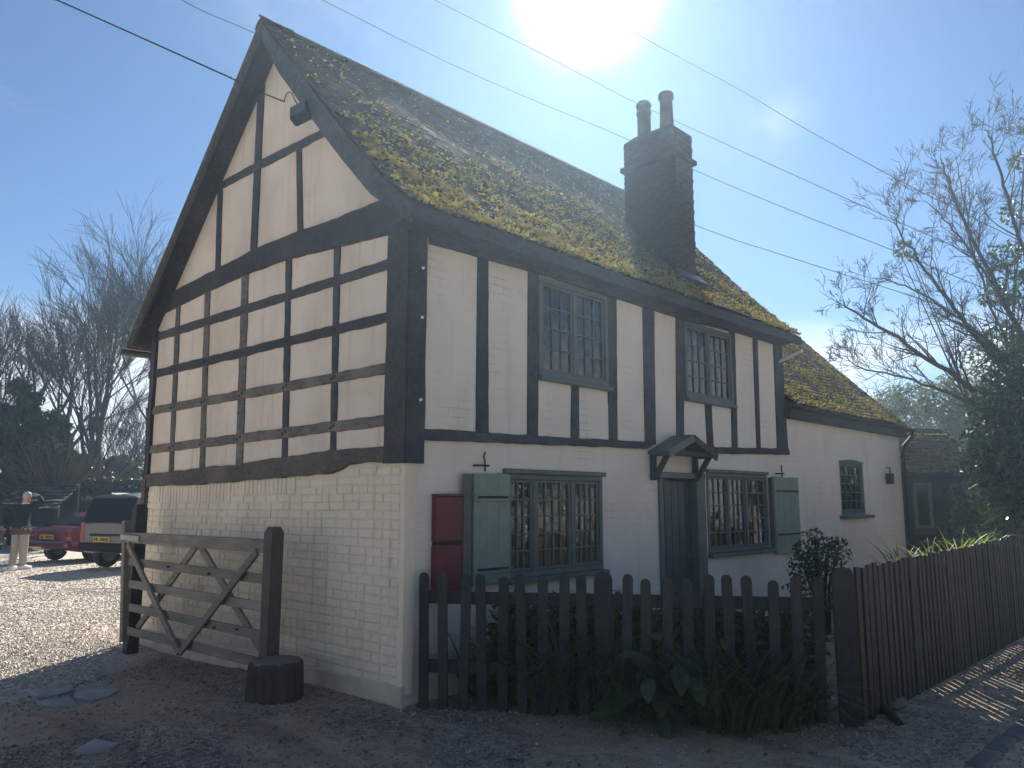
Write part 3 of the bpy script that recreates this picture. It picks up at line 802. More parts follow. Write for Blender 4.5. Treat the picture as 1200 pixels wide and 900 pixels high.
def moss_main(x, s, p):
    n = noise.noise(Vector((x * 1.3, s * 6, 0))) * .5 + noise.noise(Vector((x * 4.1, s * 17, 5))) * .35
    b = .66 - s * 1.0 + n * 1.0
    if x > 3.2: b = .62 - s * .95 + n * 1.1
    if x > 4.3 and x < 5.5: b -= .45  # fewer tufts below the chimney, standing in for its shadow on the roof
    return max(.03, min(.95, b))
lay_tiles(roof, XA, XB, SLEN, prof, sag, 300, moss_main)
# ridge tiles
def ridge_tile_mesh():
    v, f = [], []; k = 6
    for x in (0, .34):
        for i in range(k + 1):
            a = PI * (.12 + .76 * i / k); 
            for r in (.135, .115): v.append((x, r * math.cos(a), r * math.sin(a) - .06))
    m = 2 * (k + 1)
    for i in range(k):
        a = 2 * i
        f += [(a, a + 2, m + a + 2, m + a), (a + 1, m + a + 1, m + a + 3, a + 3), (a, a + 1, a + 3, a + 2), (m + a, m + a + 2, m + a + 3, m + a + 1)]
    me = bpy.data.meshes.new('ridge_tile'); me.from_pydata(v, [], f); me.materials.append(M['tile']); return me
RT_ME = ridge_tile_mesh()
x = XA - .01
while x < XB - .3:
    link('ridge_tile', RT_ME, roof, Matrix.Translation((x, 2.3, 6.665 + sag(x + .17, 1) + random.uniform(-.008, .008))) @ Matrix.Rotation(random.gauss(0, .025), 4, 'Y') @ Matrix.Rotation(random.gauss(0, .02), 4, 'Z'))
    x += .345
# barge boards, verge and soffits
def offset_poly(top, d):
    return [(y + d * .71, z - d * .72) for y, z in top]
fr = [(-.34, 3.94), (-.12, 4.12), (.1, 4.32), (.55, 4.775), (1.15, 5.425), (1.75, 6.09), (2.29, 6.69)]
mb = MB(); lo = [(y + .14, z - .14) for y, z in fr]; lo[0] = (-.30, 3.80); lo[1] = (-.02, 4.0); lo[-1] = (2.29, 6.50)
mb.prism([(-.235, y, z) for y, z in fr] + [(-.235, y, z) for y, z in lo[::-1]], GN, -.02, .022, .2, .004, .006)
mb.build('bargeboard', M['timber'], house)
mb = MB(); mb.prism([(-.235, 2.295, 6.72), (-.235, 5.46, 3.60), (-.235, 5.30, 3.56), (-.235, 2.295, 6.50)], GN, -.02, .022, .2, .004, .006)
mb.build('bargeboard', M['timber'], house)
mb = MB()
for P in ([(y + .02, z - .09) for y, z in fr], [(2.29, 6.60), (5.36, 3.60)]):
    for (a, b), (c, d) in zip(P, P[1:]):
        nn = Vector((0, -(d - b), c - a)).normalized() * .02
        mb.add([(xx, yy + nn.y * k, zz - .03 + nn.z * k) for xx in (-.21, .02) for k in (0, 1) for yy, zz in ((a, b), (c, d))], [(0, 1, 3, 2), (4, 6, 7, 5), (0, 4, 5, 1), (2, 3, 7, 6)])
mb.build('verge_soffit', M['timber'], house)
mb = MB(); mb.prism([(XA + .06, 0, 3.86), (HL, 0, 3.86), (HL, -.30, 3.90), (XA + .06, -.30, 3.90)], (0, -.05, -1), -.02, .012, .3, .006, .004)
mb.build('eaves_soffit', M['timber'], house)
mb = MB(); mb.prism([(XA + .03, -.315, 3.83), (HL + .02, -.315, 3.83), (HL + .02, -.315, 3.955), (XA + .03, -.315, 3.955)], FN, -.012, .012, .3, .006, .004)
mb.build('eaves_fascia', M['timber'], house)
# rear gutter end sticking out past the gable
mb = MB(); mb.tube([(-.30, 5.60, 3.52), (.5, 5.60, 3.52)], .055, 10); mb.build('gutter', M['lead'], house)
mb = MB(); mb.tube([(.10, 5.58, 3.48), (.12, 5.45, 3.25), (.12, 5.40, 3.0), (.12, 5.38, .1)], .035, 8); mb.build('downpipe', M['lead'], house)
# pipe at the far corner, white paint standing in for its sun glint
a, b = Fr(913, 424, -.03), Fr(940, 411, -.45)
mb = MB(); mb.tube([a, b], .022, 8); mb.build('glint_pipe', M['white'], house)
# floodlight under the verge
fl = MB(); c = G(353, 133, -.30)
rot = Matrix.Rotation(.5, 3, 'Z') @ Matrix.Rotation(-.35, 3, 'X') @ Matrix.Rotation(.5, 3, 'Y')
fl.box(c, (.12, .20, .20), rot, .02)
f0 = fl.build('floodlight', M['black'], house)
mb = MB(); mb.box(c + rot @ Vector((-.062, 0, 0)), (.006, .17, .165), rot, .002); mb.build('lens', M['lead'], f0)
mb = MB(); mb.tube([c + rot @ Vector((.05, 0, 0)), Vector((-.2, c.y - .12, c.z - .02))], .018, 6); mb.build('bracket', M['black'], f0)

# ------------------------------------------------------------------ chimney
ch = empty('chimney', (4.96, .72, 4.2)); ch.parent = house
def chim_brick(ln, ht):
    mb = MB(); mb.box((0, 0, 0), (ln, .012, ht), None, .004); return mb.mesh('brick', M['chimbrick'])
CX0, CX1, CY0, CY1, CT = 4.74, 5.19, .30, 1.14, 6.60
o = Vector((4.96, .72, 4.2))
mb = MB(); mb.box(Vector(((CX0 + CX1) / 2, (CY0 + CY1) / 2, (4.3 + CT) / 2)) - o, (CX1 - CX0 - .016, CY1 - CY0 - .016, CT - 4.3)); mb.build('stack', M['chimmortar'], ch)
mb = MB(); mb.box(Vector(((CX0 + CX1) / 2, (CY0 + CY1) / 2, 6.23)) - o, (CX1 - CX0 + .09, CY1 - CY0 + .09, .07), None, .008); mb.build('string_course', M['chimbrick'], ch)
c = Vector(((CX0 + CX1) / 2, (CY0 + CY1) / 2, 0)) - Vector((o.x, o.y, 0))
mb = MB(); tx, ty = (CX1 - CX0) / 2, (CY1 - CY0) / 2; zt = CT - o.z
mb.add([c + Vector((sx * k * tx, sy * k2 * ty, zz)) for zz, k, k2 in ((zt - .01, 1, 1), (zt + .03, .98, .99), (zt + .13, .55, .72)) for sx, sy in ((-1, -1), (1, -1), (1, 1), (-1, 1))],
       [(0, 1, 5, 4), (1, 2, 6, 5), (2, 3, 7, 6), (3, 0, 4, 7), (4, 5, 9, 8), (5, 6, 10, 9), (6, 7, 11, 10), (7, 4, 8, 11), (8, 9, 10, 11)])
mb.build('flaunching', M['chimmortar'], ch)
BW, BH = chim_brick(.213, .065), chim_brick(.10, .065)
cnt = 0; mbst = MB()
z = 6.56; row = 0
while z > 4.45:
    for face in range(2):
        ln = (CY1 - CY0) if face == 0 else (CX1 - CX0); y = -.0 if row % 2 else -.11
        while y < ln - .02:
            a0, a1 = max(0, y), min(ln, y + .213)
            if a1 - a0 > .04:
                me = BW if a1 - a0 > .15 else BH
                if face == 0: mw = Matrix.Translation(Vector((CX0 + .004 - random.uniform(0, .004), CY0 + (a0 + a1) / 2, z)) - o) @ Matrix.Rotation(PI / 2, 4, 'Z')
                else: mw = Matrix.Translation(Vector((CX0 + (a0 + a1) / 2, CY0 + .004 - random.uniform(0, .004), z)) - o)
                mw = mw @ Matrix.Diagonal(((a1 - a0) / (.213 if me is BW else .10), 1, 1, 1)); py = (mw.translation + o).y
                if cnt < 290: link('brick', me, ch, mw); cnt += 1
                else: mbst.add([mw @ v.co for v in me.vertices], [tuple(p.vertices) for p in me.polygons])
            y += .222
    z -= .0745; row += 1
if mbst.v: tag(mbst.build('brickwork', M['chimbrick'], ch), kind='stuff')
mb = MB(); p = Vector((4.97, .56, CT + .06)) - o
mb.lathe(p, [(.105, 0), (.10, .12), (.085, .49), (.088, .51), (.108, .54), (.108, .60), (.095, .62), (.07, .62), (.07, .36)], 18); mb.build('chimney_pot', M['pot'], ch, True)
mb = MB(); p = Vector((4.96, .93, CT + .06)) - o
mb.lathe(p, [(.10, 0), (.098, .1), (.095, .42), (.108, .43), (.108, .46), (.085, .46), (.08, .3)], 18)
p2 = mb.build('chimney_pot', M['pot'], ch, True)
mb = MB(); q = p + Vector((0, 0, .535)); mb.lathe(q, [(.105, 0), (.115, .03), (.09, .075), (.03, .095)], 18)
for k in range(3):
    a = 2 * PI * k / 3; mb.tube([p + Vector((.09 * math.cos(a), .09 * math.sin(a), .42)), q + Vector((.095 * math.cos(a), .095 * math.sin(a), .01))], .008, 4)
mb.build('cowl', M['lead'], ch)
mb = MB(); mb.prism([(CX0 - .06, CY0 - .12, 4.46), (CX1 + .06, CY0 - .12, 4.46), (CX1 + .06, CY0 + .02, 4.60), (CX0 - .06, CY0 + .02, 4.60)], (0, -.7, .7), 0, .03, .2, .004, .004)
fo = mb.build('lead_flashing', M['lead'], ch); fo.location = -o

# ------------------------------------------------------------------ windows, door, hood, shutters
def window(box, cols, rows, mull, mat, name='window', parent=house, y=.03, fw=.06, sill=True, barw=.016, lead=False, curtain=False):
    x0, x1, z0, z1 = box
    fm = MB()
    fm.box(((x0 + x1) / 2, y, z1 - fw / 2), (x1 - x0, .07, fw), None, .006); fm.box(((x0 + x1) / 2, y, z0 + fw / 2), (x1 - x0, .07, fw), None, .006)
    for x in (x0 + fw / 2, x1 - fw / 2): fm.box((x, y - .001, (z0 + z1) / 2), (fw, .066, z1 - z0 - 2 * fw - .001), None, .006)
    win = fm.build(name, mat, parent)
    xs = [x0 + fw] + mull + [x1 - fw]; mw = .055
    for m_ in mull:
        mb = MB(); mb.box((m_, y, (z0 + z1) / 2), (mw, .06, z1 - z0 - 2 * fw - .002), None, .006); mb.build('mullion', mat, win)
    for k in range(len(xs) - 1):
        a = xs[k] + (mw / 2 if k else 0); b = xs[k + 1] - (mw / 2 if k < len(xs) - 2 else 0)
        lo, hi = z0 + fw, z1 - fw; n, mrow = cols[k], rows
        # casement stiles
        sm = MB(); sw = .028
        for xx in (a + sw / 2, b - sw / 2): sm.box((xx, y + .004, (lo + hi) / 2), (sw, .04, hi - lo - .004), None, .004)
        for zc in (lo + sw / 2 + .001, hi - sw / 2 - .001): sm.box(((a + b) / 2, y + .004, zc), (b - a - 2 * sw - .002, .038, sw), None, .004)
        sm.build('casement', mat, win)
        a += sw; b -= sw; lo += sw; hi -= sw
        for i in range(1, n):
            mb = MB(); xx = a + (b - a) * i / n; mb.box((xx, y + .006, (lo + hi) / 2), (barw, .026, hi - lo - .002)); mb.build('glazing_bar', mat, win)
        for j in range(1, mrow):
            mb = MB(); zz = lo + (hi - lo) * j / mrow; mb.box(((a + b) / 2, y + .007, zz), (b - a - .002, .022, barw)); mb.build('glazing_bar', mat, win)
        for i in range(n):
            for j in range(mrow):
                xa, xb = a + (b - a) * i / n, a + (b - a) * (i + 1) / n; za, zb = lo + (hi - lo) * j / mrow, lo + (hi - lo) * (j + 1) / mrow
                mb = MB(); rr = Matrix.Rotation(random.gauss(0, .013), 3, 'X') @ Matrix.Rotation(random.gauss(0, .013), 3, 'Z')
                mb.box(((xa + xb) / 2, y + .008, (za + zb) / 2), (xb - xa - .004, .004, zb - za - .004), rr); mb.build('pane', M['glass'], win)
    if sill:
        mb = MB(); mb.box(((x0 + x1) / 2, -.03, z0 - .025), (x1 - x0 + .03, .10, .045), None, .008); mb.build('sill', mat, win)
    return win
w1 = window(W_UL, (3, 3), 4, [(W_UL[0] + W_UL[1]) / 2], M['palegreen'], y=.0, fw=.055)
w2 = window(W_UR, (3, 3), 4, [(W_UR[0] + W_UR[1]) / 2], M['palegreen'], y=.0, fw=.055)
w3 = window(W_GL, (3, 4, 4), 5, [1.56, 2.12], M['greenframe'], y=.02, fw=.05)
w4 = window(W_GR, (3, 3, 3), 5, [5.26, 5.74], M['greenframe'], y=.02, fw=.05)
mb = MB(); mb.box((1.87, -.02, 1.862), (1.50, .07, .045), None, .008); mb.build('lintel_board', M['greenframe'], w3)
mb = MB(); mb.box((5.53, -.015, 1.962), (1.64, .06, .04), None, .008); mb.build('lintel_board', M['greenframe'], w4)
def drape(x0, x1, z0, z1, y, parent):
    mb = MB(); n = 24; vs = []
    for i in range(n + 1):
        x = x0 + (x1 - x0) * i / n; yy = y + .025 * math.sin(i * 1.9)
        vs += [(x, yy, z0), (x, yy, z1), (x, yy + .006, z0), (x, yy + .006, z1)]
    fs = []
    for i in range(n): k = 4 * i; fs += [(k, k + 4, k + 5, k + 1), (k + 2, k + 3, k + 7, k + 6)]
    mb.add(vs, fs); return mb.build('curtain', M['curtain'], parent)
drape(1.64, 1.95, 2.84, 3.76, .14, w1); drape(2.4, 2.68, 2.84, 3.76, .14, w1)
drape(4.33, 4.62, 2.88, 3.76, .14, w2); drape(6.10, 6.3, 1.0, 1.9, .16, w4)
# blinds hanging over the top of the ground window
mb = MB(); mb.box((1.86, .16, 1.64), (1.34, .01, .34)); mb.build('blind', M['curtain'], w3)

# door
dr = empty('door', (4.08, .06, 0)); dr.parent = house
mb = MB(); mb.box((-.02, .02, .93), (.74, .045, 1.80), None, .006); leaf = mb.build('door_leaf', M['door'], dr)
for k in range(5):
    mb = MB(); mb.box((-.02 - .30 + .15 * k, -.012, .93), (.138, .018, 1.78), None, .005); mb.build('plank', M['door'], dr)
mb = MB(); mb.box((-.40, -.035, .93), (.07, .12, 1.84), None, .006); mb.build('frame_post', M['greenframe'], dr)
mb = MB(); mb.box((.43, -.045, .93), (.20, .14, 1.84), None, .006); mb.build('frame_post', M['greenframe'], dr)
mb = MB(); mb.box((.03, -.045, 1.885), (1.02, .14, .07), None, .006); mb.build('frame_head', M['greenframe'], dr)
mb = MB(); mb.tube([(.24, -.04, .95), (.24, -.075, .95), (.16, -.08, .95)], .010, 6); mb.build('handle', M['lead'], dr)
# hood
hood = empty('porch_hood', (3.97, 0, 2.0)); hood.parent = house
HX0, HX1, HA, HZ, HD = -.50, .50, .34, .13, .24
def hpanel(name, pts, n, d0, d1, mat, ch_=.004): 
    mb = MB(); mb.prism(pts, n, d0, d1, .4, 0, ch_); return mb.build(name, mat, hood)
for sx in (-1, 1):
    pts = [(0, .0, HA), (0, -HD - .04, HA), (sx * .51, -HD - .04, HZ), (sx * .51, .0, HZ)]
    hpanel('hood_slope', pts, Vector((sx * (HA - HZ), 0, .51)), -.02, .012, M['lead'])
    a, b = Vector((sx * .0, -HD - .05, HA - .03)), Vector((sx * .53, -HD - .05, HZ - .025))
    mb = MB(); mb.bar(a, b, .085, .03, Vector((0, -1, 0)).cross(b - a), .004); mb.build('hood_bargeboard', M['greenframe'] if sx < 0 else M['timber'], hood)
    mb = MB(); mb.bar((sx * .45, -.035, .12), (sx * .45, -.035, -.18), .06, .06, Vector((0, 1, 0)), .006); mb.build('bracket_post', M['timber'], hood)
    mb = MB(); mb.bar((sx * .45, -.05, -.16), (sx * .45, -HD + .01, .11), .055, .055, Vector((1, 0, 0)), .006); mb.build('brace', M['timber'], hood)
    mb = MB(); mb.bar((sx * .45, -.03, .12), (sx * .45, -HD - .02, .12), .06, .06, Vector((0, 0, 1)), .006); mb.build('bracket_arm', M['timber'], hood)
mb = MB(); mb.bar((-.42, -HD - .02, .125), (.42, -HD - .02, .125), .06, .05, Vector((0, 0, 1)), .006); mb.build('hood_tie', M['timber'], hood)

# shutters
def shutter(name, x0, x1, z0, z1, lines, rz, hinge, label):
    sh = empty(name, (hinge, -.05, z0)); sh.parent = house; sh.rotation_euler = (0, 0, rz); sh['label'] = label
    n = 3; w = (x1 - x0) / n
    for k in range(n):
        mb = MB(); mb.box((x0 - hinge + w * (k + .5), 0, (z1 - z0) / 2 + random.uniform(-.004, .004)), (w - .0015, .035, z1 - z0), None, .003); mb.build('plank', M['green'], sh)
    for zl in lines:
        mb = MB(); mb.box(((x0 + x1) / 2 - hinge, -.0215, zl - z0), (x1 - x0 - .02, .012, .07), None, .004); mb.build('batten', M['green'], sh)
        mb = MB(); mb.box(((hinge + (x1 if x1 > hinge + .1 else x0)) / 2 - hinge, -.031, zl - z0 + .005), (x1 - x0 - .08, .005, .022)); mb.build('strap_hinge', M['black'], sh)
    return sh
shutter('shutter', .70, 1.155, .88, 1.83, (1.62, 1.0), 0, 1.155, 'green board shutter left of the larger window')
mb = MB(); mb.box((.635, -.055, 1.35), (.10, .05, .95), Matrix.Rotation(.5, 3, 'Z'), .006); mb.build('folded_leaf', M['greenframe'], house)
shutter('shutter', 6.44, 7.22, .86, 1.92, (1.72, 1.12), 0, 6.44, 'green board shutter right of the smaller window')
mb = MB(); mb.box((6.405, -.04, 1.4), (.05, .06, 1.02), None, .006); mb.build('folded_leaf', M['greenframe'], house)
for hx, hz in ((.84, 1.95), (6.72, 2.02)):
    mb = MB(); mb.tube([(hx - .09, -.01, hz - .05), (hx - .09, -.07, hz - .05), (hx + .03, -.08, hz - .05)], .010, 6); mb.tube([(hx, -.06, hz - .1), (hx, -.06, hz - .02), (hx - .015, -.06, hz + .03), (hx, -.06, hz + .07)], .009, 6)
    mb.build('hanging_hook', M['black'], house)
# red wall box
rb = empty('red_wall_box', (.43, -.035, .80), 0, 'faded red box with a dark slot fixed to the wall left of the green shutter', 'wall box')
mb = MB(); mb.box((0, 0, .215), (.30, .07, .43), None, .006); mb.box((0, 0, .645), (.30, .07, .37), None, .006); mb.build('body', M['red'], rb)
mb = MB(); mb.box((0, .003, .445), (.28, .06, .06)); mb.build('slot', M['black'], rb)
mb = MB(); mb.box((0, -.005, .84), (.31, .085, .02), None, .006); mb.build('cap', M['red'], rb)

# ------------------------------------------------------------------ side wing
wing = empty('side_wing', (7, 0, 0), 0, 'low white brick wing with a mossy roof at the far end of the timbered cottage', 'house wing')
WX0, WX1, WEZ = HL + .01, 11.97, 2.98
def wl(o): o.location = o.location - Vector((7, 0, 0)); return o
W_W = (8.98, 10.02, 1.36, 2.24)
mb = MB(); wall_grid(mb, WX0, WX1, -.1, WEZ, [W_W], 0.012, .22); wl(mb.build('front_wall', M['frontwall'], wing))
mb = MB(); mb.box(((WX0 + WX1) / 2, 4.6, 1.4), (WX1 - WX0, .2, 3.0)); wl(mb.build('rear_wall', M['plaster'], wing))
mb = MB(); k5 = [(.014, -.1), (4.7, -.1), (4.7, 2.9), (2.5, 5.35), (.014, 2.97)]
vs = [(x, y, z) for x in (WX1 - .2, WX1 - .002) for y, z in k5]
mb.add(vs, [(4, 3, 2, 1, 0), (5, 6, 7, 8, 9)] + [(i, (i + 1) % 5, 5 + (i + 1) % 5, 5 + i) for i in range(5)]); wl(mb.build('end_wall', M['frontwall'], wing))
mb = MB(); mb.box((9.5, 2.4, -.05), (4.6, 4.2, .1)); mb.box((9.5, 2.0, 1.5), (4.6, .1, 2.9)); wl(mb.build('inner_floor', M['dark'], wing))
ww = window(W_W, (4,), 5, [], M['greenframe'], parent=wing, y=.05, fw=.06, sill=False, barw=.014); wl(ww)
mb = MB(); mb.box((9.5, -.03, 1.325), (1.24, .15, .06), None, .01); o = mb.build('sill', M['greenframe'], ww)
mb = MB(); n = 10
arc = [(8.98 + 1.04 * i / n, 2.235 + .035 * math.sin(PI * i / n)) for i in range(n + 1)]
mb.prism([(x, 0.02, z) for x, z in arc] + [(10.02, .02, 2.22), (8.98, .02, 2.22)], FN, -.02, .03, .3, 0, .003); mb.build('arched_head', M['greenframe'], ww)
WPROF = [(-.17, 2.985), (.02, 3.15), (.4, 3.51), (1.2, 4.32), (2.5, 5.62)]
WPL = [0]
for (a, b), (c, d) in zip(WPROF, WPROF[1:]): WPL.append(WPL[-1] + math.hypot(c - a, d - b))
def wsag(x, s): return .03 * noise.noise(Vector((x * .9, s * 3, 7))) - .04 * math.sin(PI * (x - 7) / 5) * s
wroof = wl(deck('roof', WX0, WX1 + .12, [(y, z - .03) for y, z in WPROF], .05, wing, M['timber'], wsag))
def moss_wing(x, s, p):
    n = noise.noise(Vector((x * 1.2, s * 5, 9))) * .6 + noise.noise(Vector((x * 4, s * 15, 5))) * .35
    return max(.05, min(.9, .52 - s * .35 + n * 1.3))
lay_tiles(wroof, WX0 + .02, WX1 + .13, WPL[-1], lambda s: prof(s, WPROF, WPL), wsag, 0, moss_wing, gauge=.105)
mb = MB(); mb.prism([(WX0, 2.52, 5.60), (WX1 + .12, 2.52, 5.60), (WX1 + .12, 4.85, 2.9), (WX0, 4.85, 2.9)], Vector((0, .75, .66)), -.09, 0, 2, 0, .004); wl(mb.build('rear_roof_slope', M['tile'], wing))
mb = MB(); mb.box(((WX0 + WX1) / 2 + .05, -.10, 2.86), (WX1 - WX0 + .1, .03, .15), None, .004); mb.box(((WX0 + WX1) / 2 + .05, -.04, 2.80), (WX1 - WX0, .09, .03)); wl(mb.build('eaves_board', M['timber'], wing))
gm_ = MB(); n = 8; x0, x1 = WX0 + .02, WX1 + .2
for k in range(n):
    a0, a1 = PI + PI * k / n, PI + PI * (k + 1) / n
    for r in (.06,): gm_.add([(x, -.19 + r * math.cos(a), 2.955 + r * math.sin(a)) for x in (x0, x1) for a in (a0, a1)], [(0, 1, 3, 2)])
wl(gm_.build('gutter', M['black'], wing))
mb = MB(); mb.tube([(WX1 + .14, -.19, 2.93), (WX1 + .14, -.19, 2.80), (WX1 + .02, -.07, 2.62), (WX1 - .02, -.055, 2.5), (WX1 - .02, -.055, .1)], .038, 10); wl(mb.build('downpipe', M['black'], wing))
mb = MB(); p = Fr(1043.5, 561, -.07); mb.box(p, (.12, .10, .19), None, .01); lt = wl(mb.build('wall_lamp', M['black'], wing))
mb = MB(); mb.tube([p + Vector((0, 0, .09)), p + Vector((0, .0, .2)), p + Vector((0, .06, .2))], .012, 6); mb.build('bracket', M['black'], lt)

# ------------------------------------------------------------------ dark barn beyond the wing
bp = far(1062, 548, 19.6); bz = bp.z
bx = math.atan2(RT.y, RT.x) + .10
barn = empty('boarded_barn', (bp.x, bp.y, 0), bx, 'dark boarded outbuilding with a mossy roof seen past the corner of the white wing', 'outbuilding')
bz = 2.30; BWd = 1.62; BX0 = -2.6
mb = MB(); wall_grid(mb, BX0, BWd, -.1, bz, [(.12, .52, 1.0, 1.98), (.98, 1.28, 1.0, 1.95)], 0, .12)
mb.box(((BX0 + BWd) / 2, 2.1, 1.1), (BWd - BX0, .1, 2.2)); mb.box((BWd - .05, 1.05, 1.1), (.1, 2.0, 2.2)); mb.box(((BX0 + BWd) / 2, 1.0, -.05), (BWd - BX0, 2, .1)); mb.build('wall', M['timber'], barn)
k = 0
for zz in [.1 + .17 * i for i in range(13)]:
    for a, b in ((BX0, .06), (.58, .92), (1.34, BWd)) if .9 < zz < 2.05 else ((BX0, BWd),):
        mb = MB(); mb.box(((a + b) / 2, -.02, zz), (b - a, .025, .16), Matrix.Rotation(.08, 3, 'X')); mb.build('board', M['fence'], barn)
for (a, b, c, d) in ((.12, .52, 1.0, 1.98), (.98, 1.28, 1.0, 1.95)):
    fm = MB()
    for xx in (a + .02, b - .02): fm.box((xx, -.03, (c + d) / 2), (.05, .06, d - c))
    for zz in (c + .02, d - .02): fm.box(((a + b) / 2, -.031, zz), (b - a, .06, .05))
    fo = fm.build('window', M['greenframe'], barn)
    mb = MB(); mb.box(((a + b) / 2, 0, (c + d) / 2), (b - a - .06, .006, d - c - .06)); mb.build('pane', M['glass'], fo)
BP = [(-.22, bz - .10), (1.0, bz + .92)]; BPL = [0, math.hypot(1.22, 1.02)]
broof = deck('roof', BX0, BWd + .12, [(y, z - .03) for y, z in BP], .05, barn, M['timber'], None, 2)
lay_tiles(broof, BX0, BWd + .13, BPL[-1], lambda s: prof(s, BP, BPL), lambda x, s: .02 * noise.noise(Vector((x, s * 3, 1))), 0,
          lambda x, s, p: max(.1, min(.9, .6 + noise.noise(Vector((x * 2, s * 7, 3))) * .8)), gauge=.12)
mb = MB(); mb.prism([(BX0, 1.0, bz + .90), (BWd + .12, 1.0, bz + .90), (BWd + .12, 2.3, bz - .1), (BX0, 2.3, bz - .1)], Vector((0, .7, .72)), -.08, 0, 2, 0, .003); mb.build('rear_roof_slope', M['tile'], barn)

# ------------------------------------------------------------------ five-bar gate
GX = -.46
gate = empty('field_gate', (GX, 1.62, 0), 0, 'grey wooden five bar gate with crossed braces standing open against the brick gable', 'gate')
y0_, y1_ = G(312, 700, GX).y, G(149, 680, GX).y
def gp(px, py, x=GX): q = G(px, py, x); return Vector((x - GX, q.y - 1.62, q.z))
def gbar(name, a, b, w, dx=0.0, t=.03, parent=gate):
    A, B = gp(*a), gp(*b); A.x = B.x = dx; mb = MB(); mb.bar(A, B, w, t, Vector((-1, 0, 0)).cross(B - A), .004)
    return mb.build(name, M['gatewood'], parent)
gbar('top_rail', (146, 629.5), (313, 640), .115, 0, .07)
for a, b in (((152, 658), (313, 679)), ((152, 684), (313, 712)), ((152, 711.5), (313, 746)), ((150, 739), (305, 777))):
    gbar('rail', a, b, .085, .0, .025)
gbar('stile', (148.5, 610), (145.5, 752), .085, 0, .075)
gbar('brace', (155, 638), (215, 764), .075, -.045); gbar('brace', (307, 646), (216, 764), .075, -.046)
gbar('brace', (226, 640), (157, 737), .075, .035); gbar('brace', (231, 640), (307, 771), .075, .036)
mb = MB(); A, B = gp(147, 629), gp(168, 631.5); A.x = B.x = -.045; mb.bar(A, B, .06, .02, Vector((-1, 0, 0)).cross(B - A), .003); mb.build('hinge_strap', M['paleston'], gate)
for i, (x, y) in enumerate(((202, 664), (250, 672), (256, 735), (181, 690), (283, 737))):
    mb = MB(); p = gp(x, y); mb.tube([Vector((-.06, p.y, p.z)), Vector((-.03, p.y, p.z))], .009, 6); mb.build('bolt_head', M['black'], gate)
# posts
def square_post(name, x, y, h, w, mat, label, cat, rz=0, taper=.02, group=None):
    e = MB(); s = w / 2
    prf = [(s, -.3), (s, h - .05), (s - taper, h)]
    vs = [(sx * r, sy * r, z) for r, z in prf for sx, sy in ((-1, -1), (1, -1), (1, 1), (-1, 1))]
    fs = [(4 * i + k, 4 * i + (k + 1) % 4, 4 * i + 4 + (k + 1) % 4, 4 * i + 4 + k) for i in range(2) for k in range(4)] + [(8, 9, 10, 11), (3, 2, 1, 0)]
    e.add(vs, fs); o = e.build(name, mat); o.location = (x, y, 0); o.rotation_euler = (0, 0, rz); return tag(o, label, cat, group)
p = G(318, 700, GX + .02)
square_post('gate_post', p.x, p.y, 1.37, .12, M['postwood'], 'near gate post with a chamfered top rising behind the round stump', 'gate post', .05)
p = G(160, 660, -.30); square_post('gate_post', p.x, p.y, 1.55, .13, M['timber'], 'dark thick hanging post at the far end of the field gate', 'gate post')
# stump
st = empty('tree_stump', (-.50, 1.02, 0), 0, 'short round dark log stump at the foot of the gate post', 'stump')
mb = MB(); seg = 22; prf = [(.235, -.15), (.225, .1), (.218, .26), (.205, .295)]; vs = []
for r, z in prf:
    for k in range(seg):
        a = 2 * PI * k / seg; rr = r * (1 + .05 * noise.noise(Vector((math.cos(a) * 2, math.sin(a) * 2, 1))) + .03 * math.sin(7 * a)); vs.append((rr * math.cos(a), rr * math.sin(a), z))
fs = [(i * seg + k, i * seg + (k + 1) % seg, (i + 1) * seg + (k + 1) % seg, (i + 1) * seg + k) for i in range(3) for k in range(seg)]
mb.add(vs, fs); mb.build('bark', M['stump'], st)
mb = MB(); mb.lathe((0, 0, 0), [(.205, .28), (.203, .297), (.16, .30), (.15, .296), (.09, .301), (.08, .297), (.02, .302)], 22); mb.build('cut_top', M['gatewood'], st)

# ------------------------------------------------------------------ picket fences
def picket_mesh(w, h, t, seed, roundtop=True, mat=M['fence']):
    r = random.Random(seed); mb = MB(); n = 6
    if roundtop: out = [(-w / 2, 0)] + [(w / 2, 0)] + [(w / 2 * math.cos(PI * i / n), h - w / 2 + w / 2 * math.sin(PI * i / n)) for i in range(n + 1)]
    else: out = [(-w / 2, 0), (w / 2, 0), (w / 2 * .98, h + r.uniform(-.01, .01)), (-w / 2, h + r.uniform(-.008, .008))]
    mb.prism([(x, 0, z) for x, z in out], (0, -1, 0), -t / 2, t / 2, 5, 0, .004)
    return mb.mesh('picket', mat)
fA, fB = Vector((.10, -.09, 0)), Vector((1.90, -2.62, 0))
dv = (fB - fA); flen = dv.length; dv.normalize(); fr_ang = math.atan2(dv.y, dv.x)
f1 = empty('picket_fence', fA, fr_ang, 'dark round topped picket fence in front of the cottage windows', 'fence')
PK = [picket_mesh(.078, 1.03, .022, k) for k in range(3)]
n = 20
for k in range(n):
    x = .05 + (flen - .16) * k / (n - 1)
    if k == 9: continue
    link('picket', random.choice(PK), f1, Matrix.Translation((x, -.035 + random.uniform(-.004, .004), random.uniform(-.022, .022))) @ Matrix.Rotation(random.gauss(0, .016), 4, 'Y') @ Matrix.Rotation(random.gauss(0, .03), 4, 'Z'))
for z in (.32, .84):
    mb = MB(); mb.bar((0, 0, z), (flen - .06, 0, z), .095, .04, Vector((0, 0, 1)), .006); mb.build('rail', M['fence'], f1)
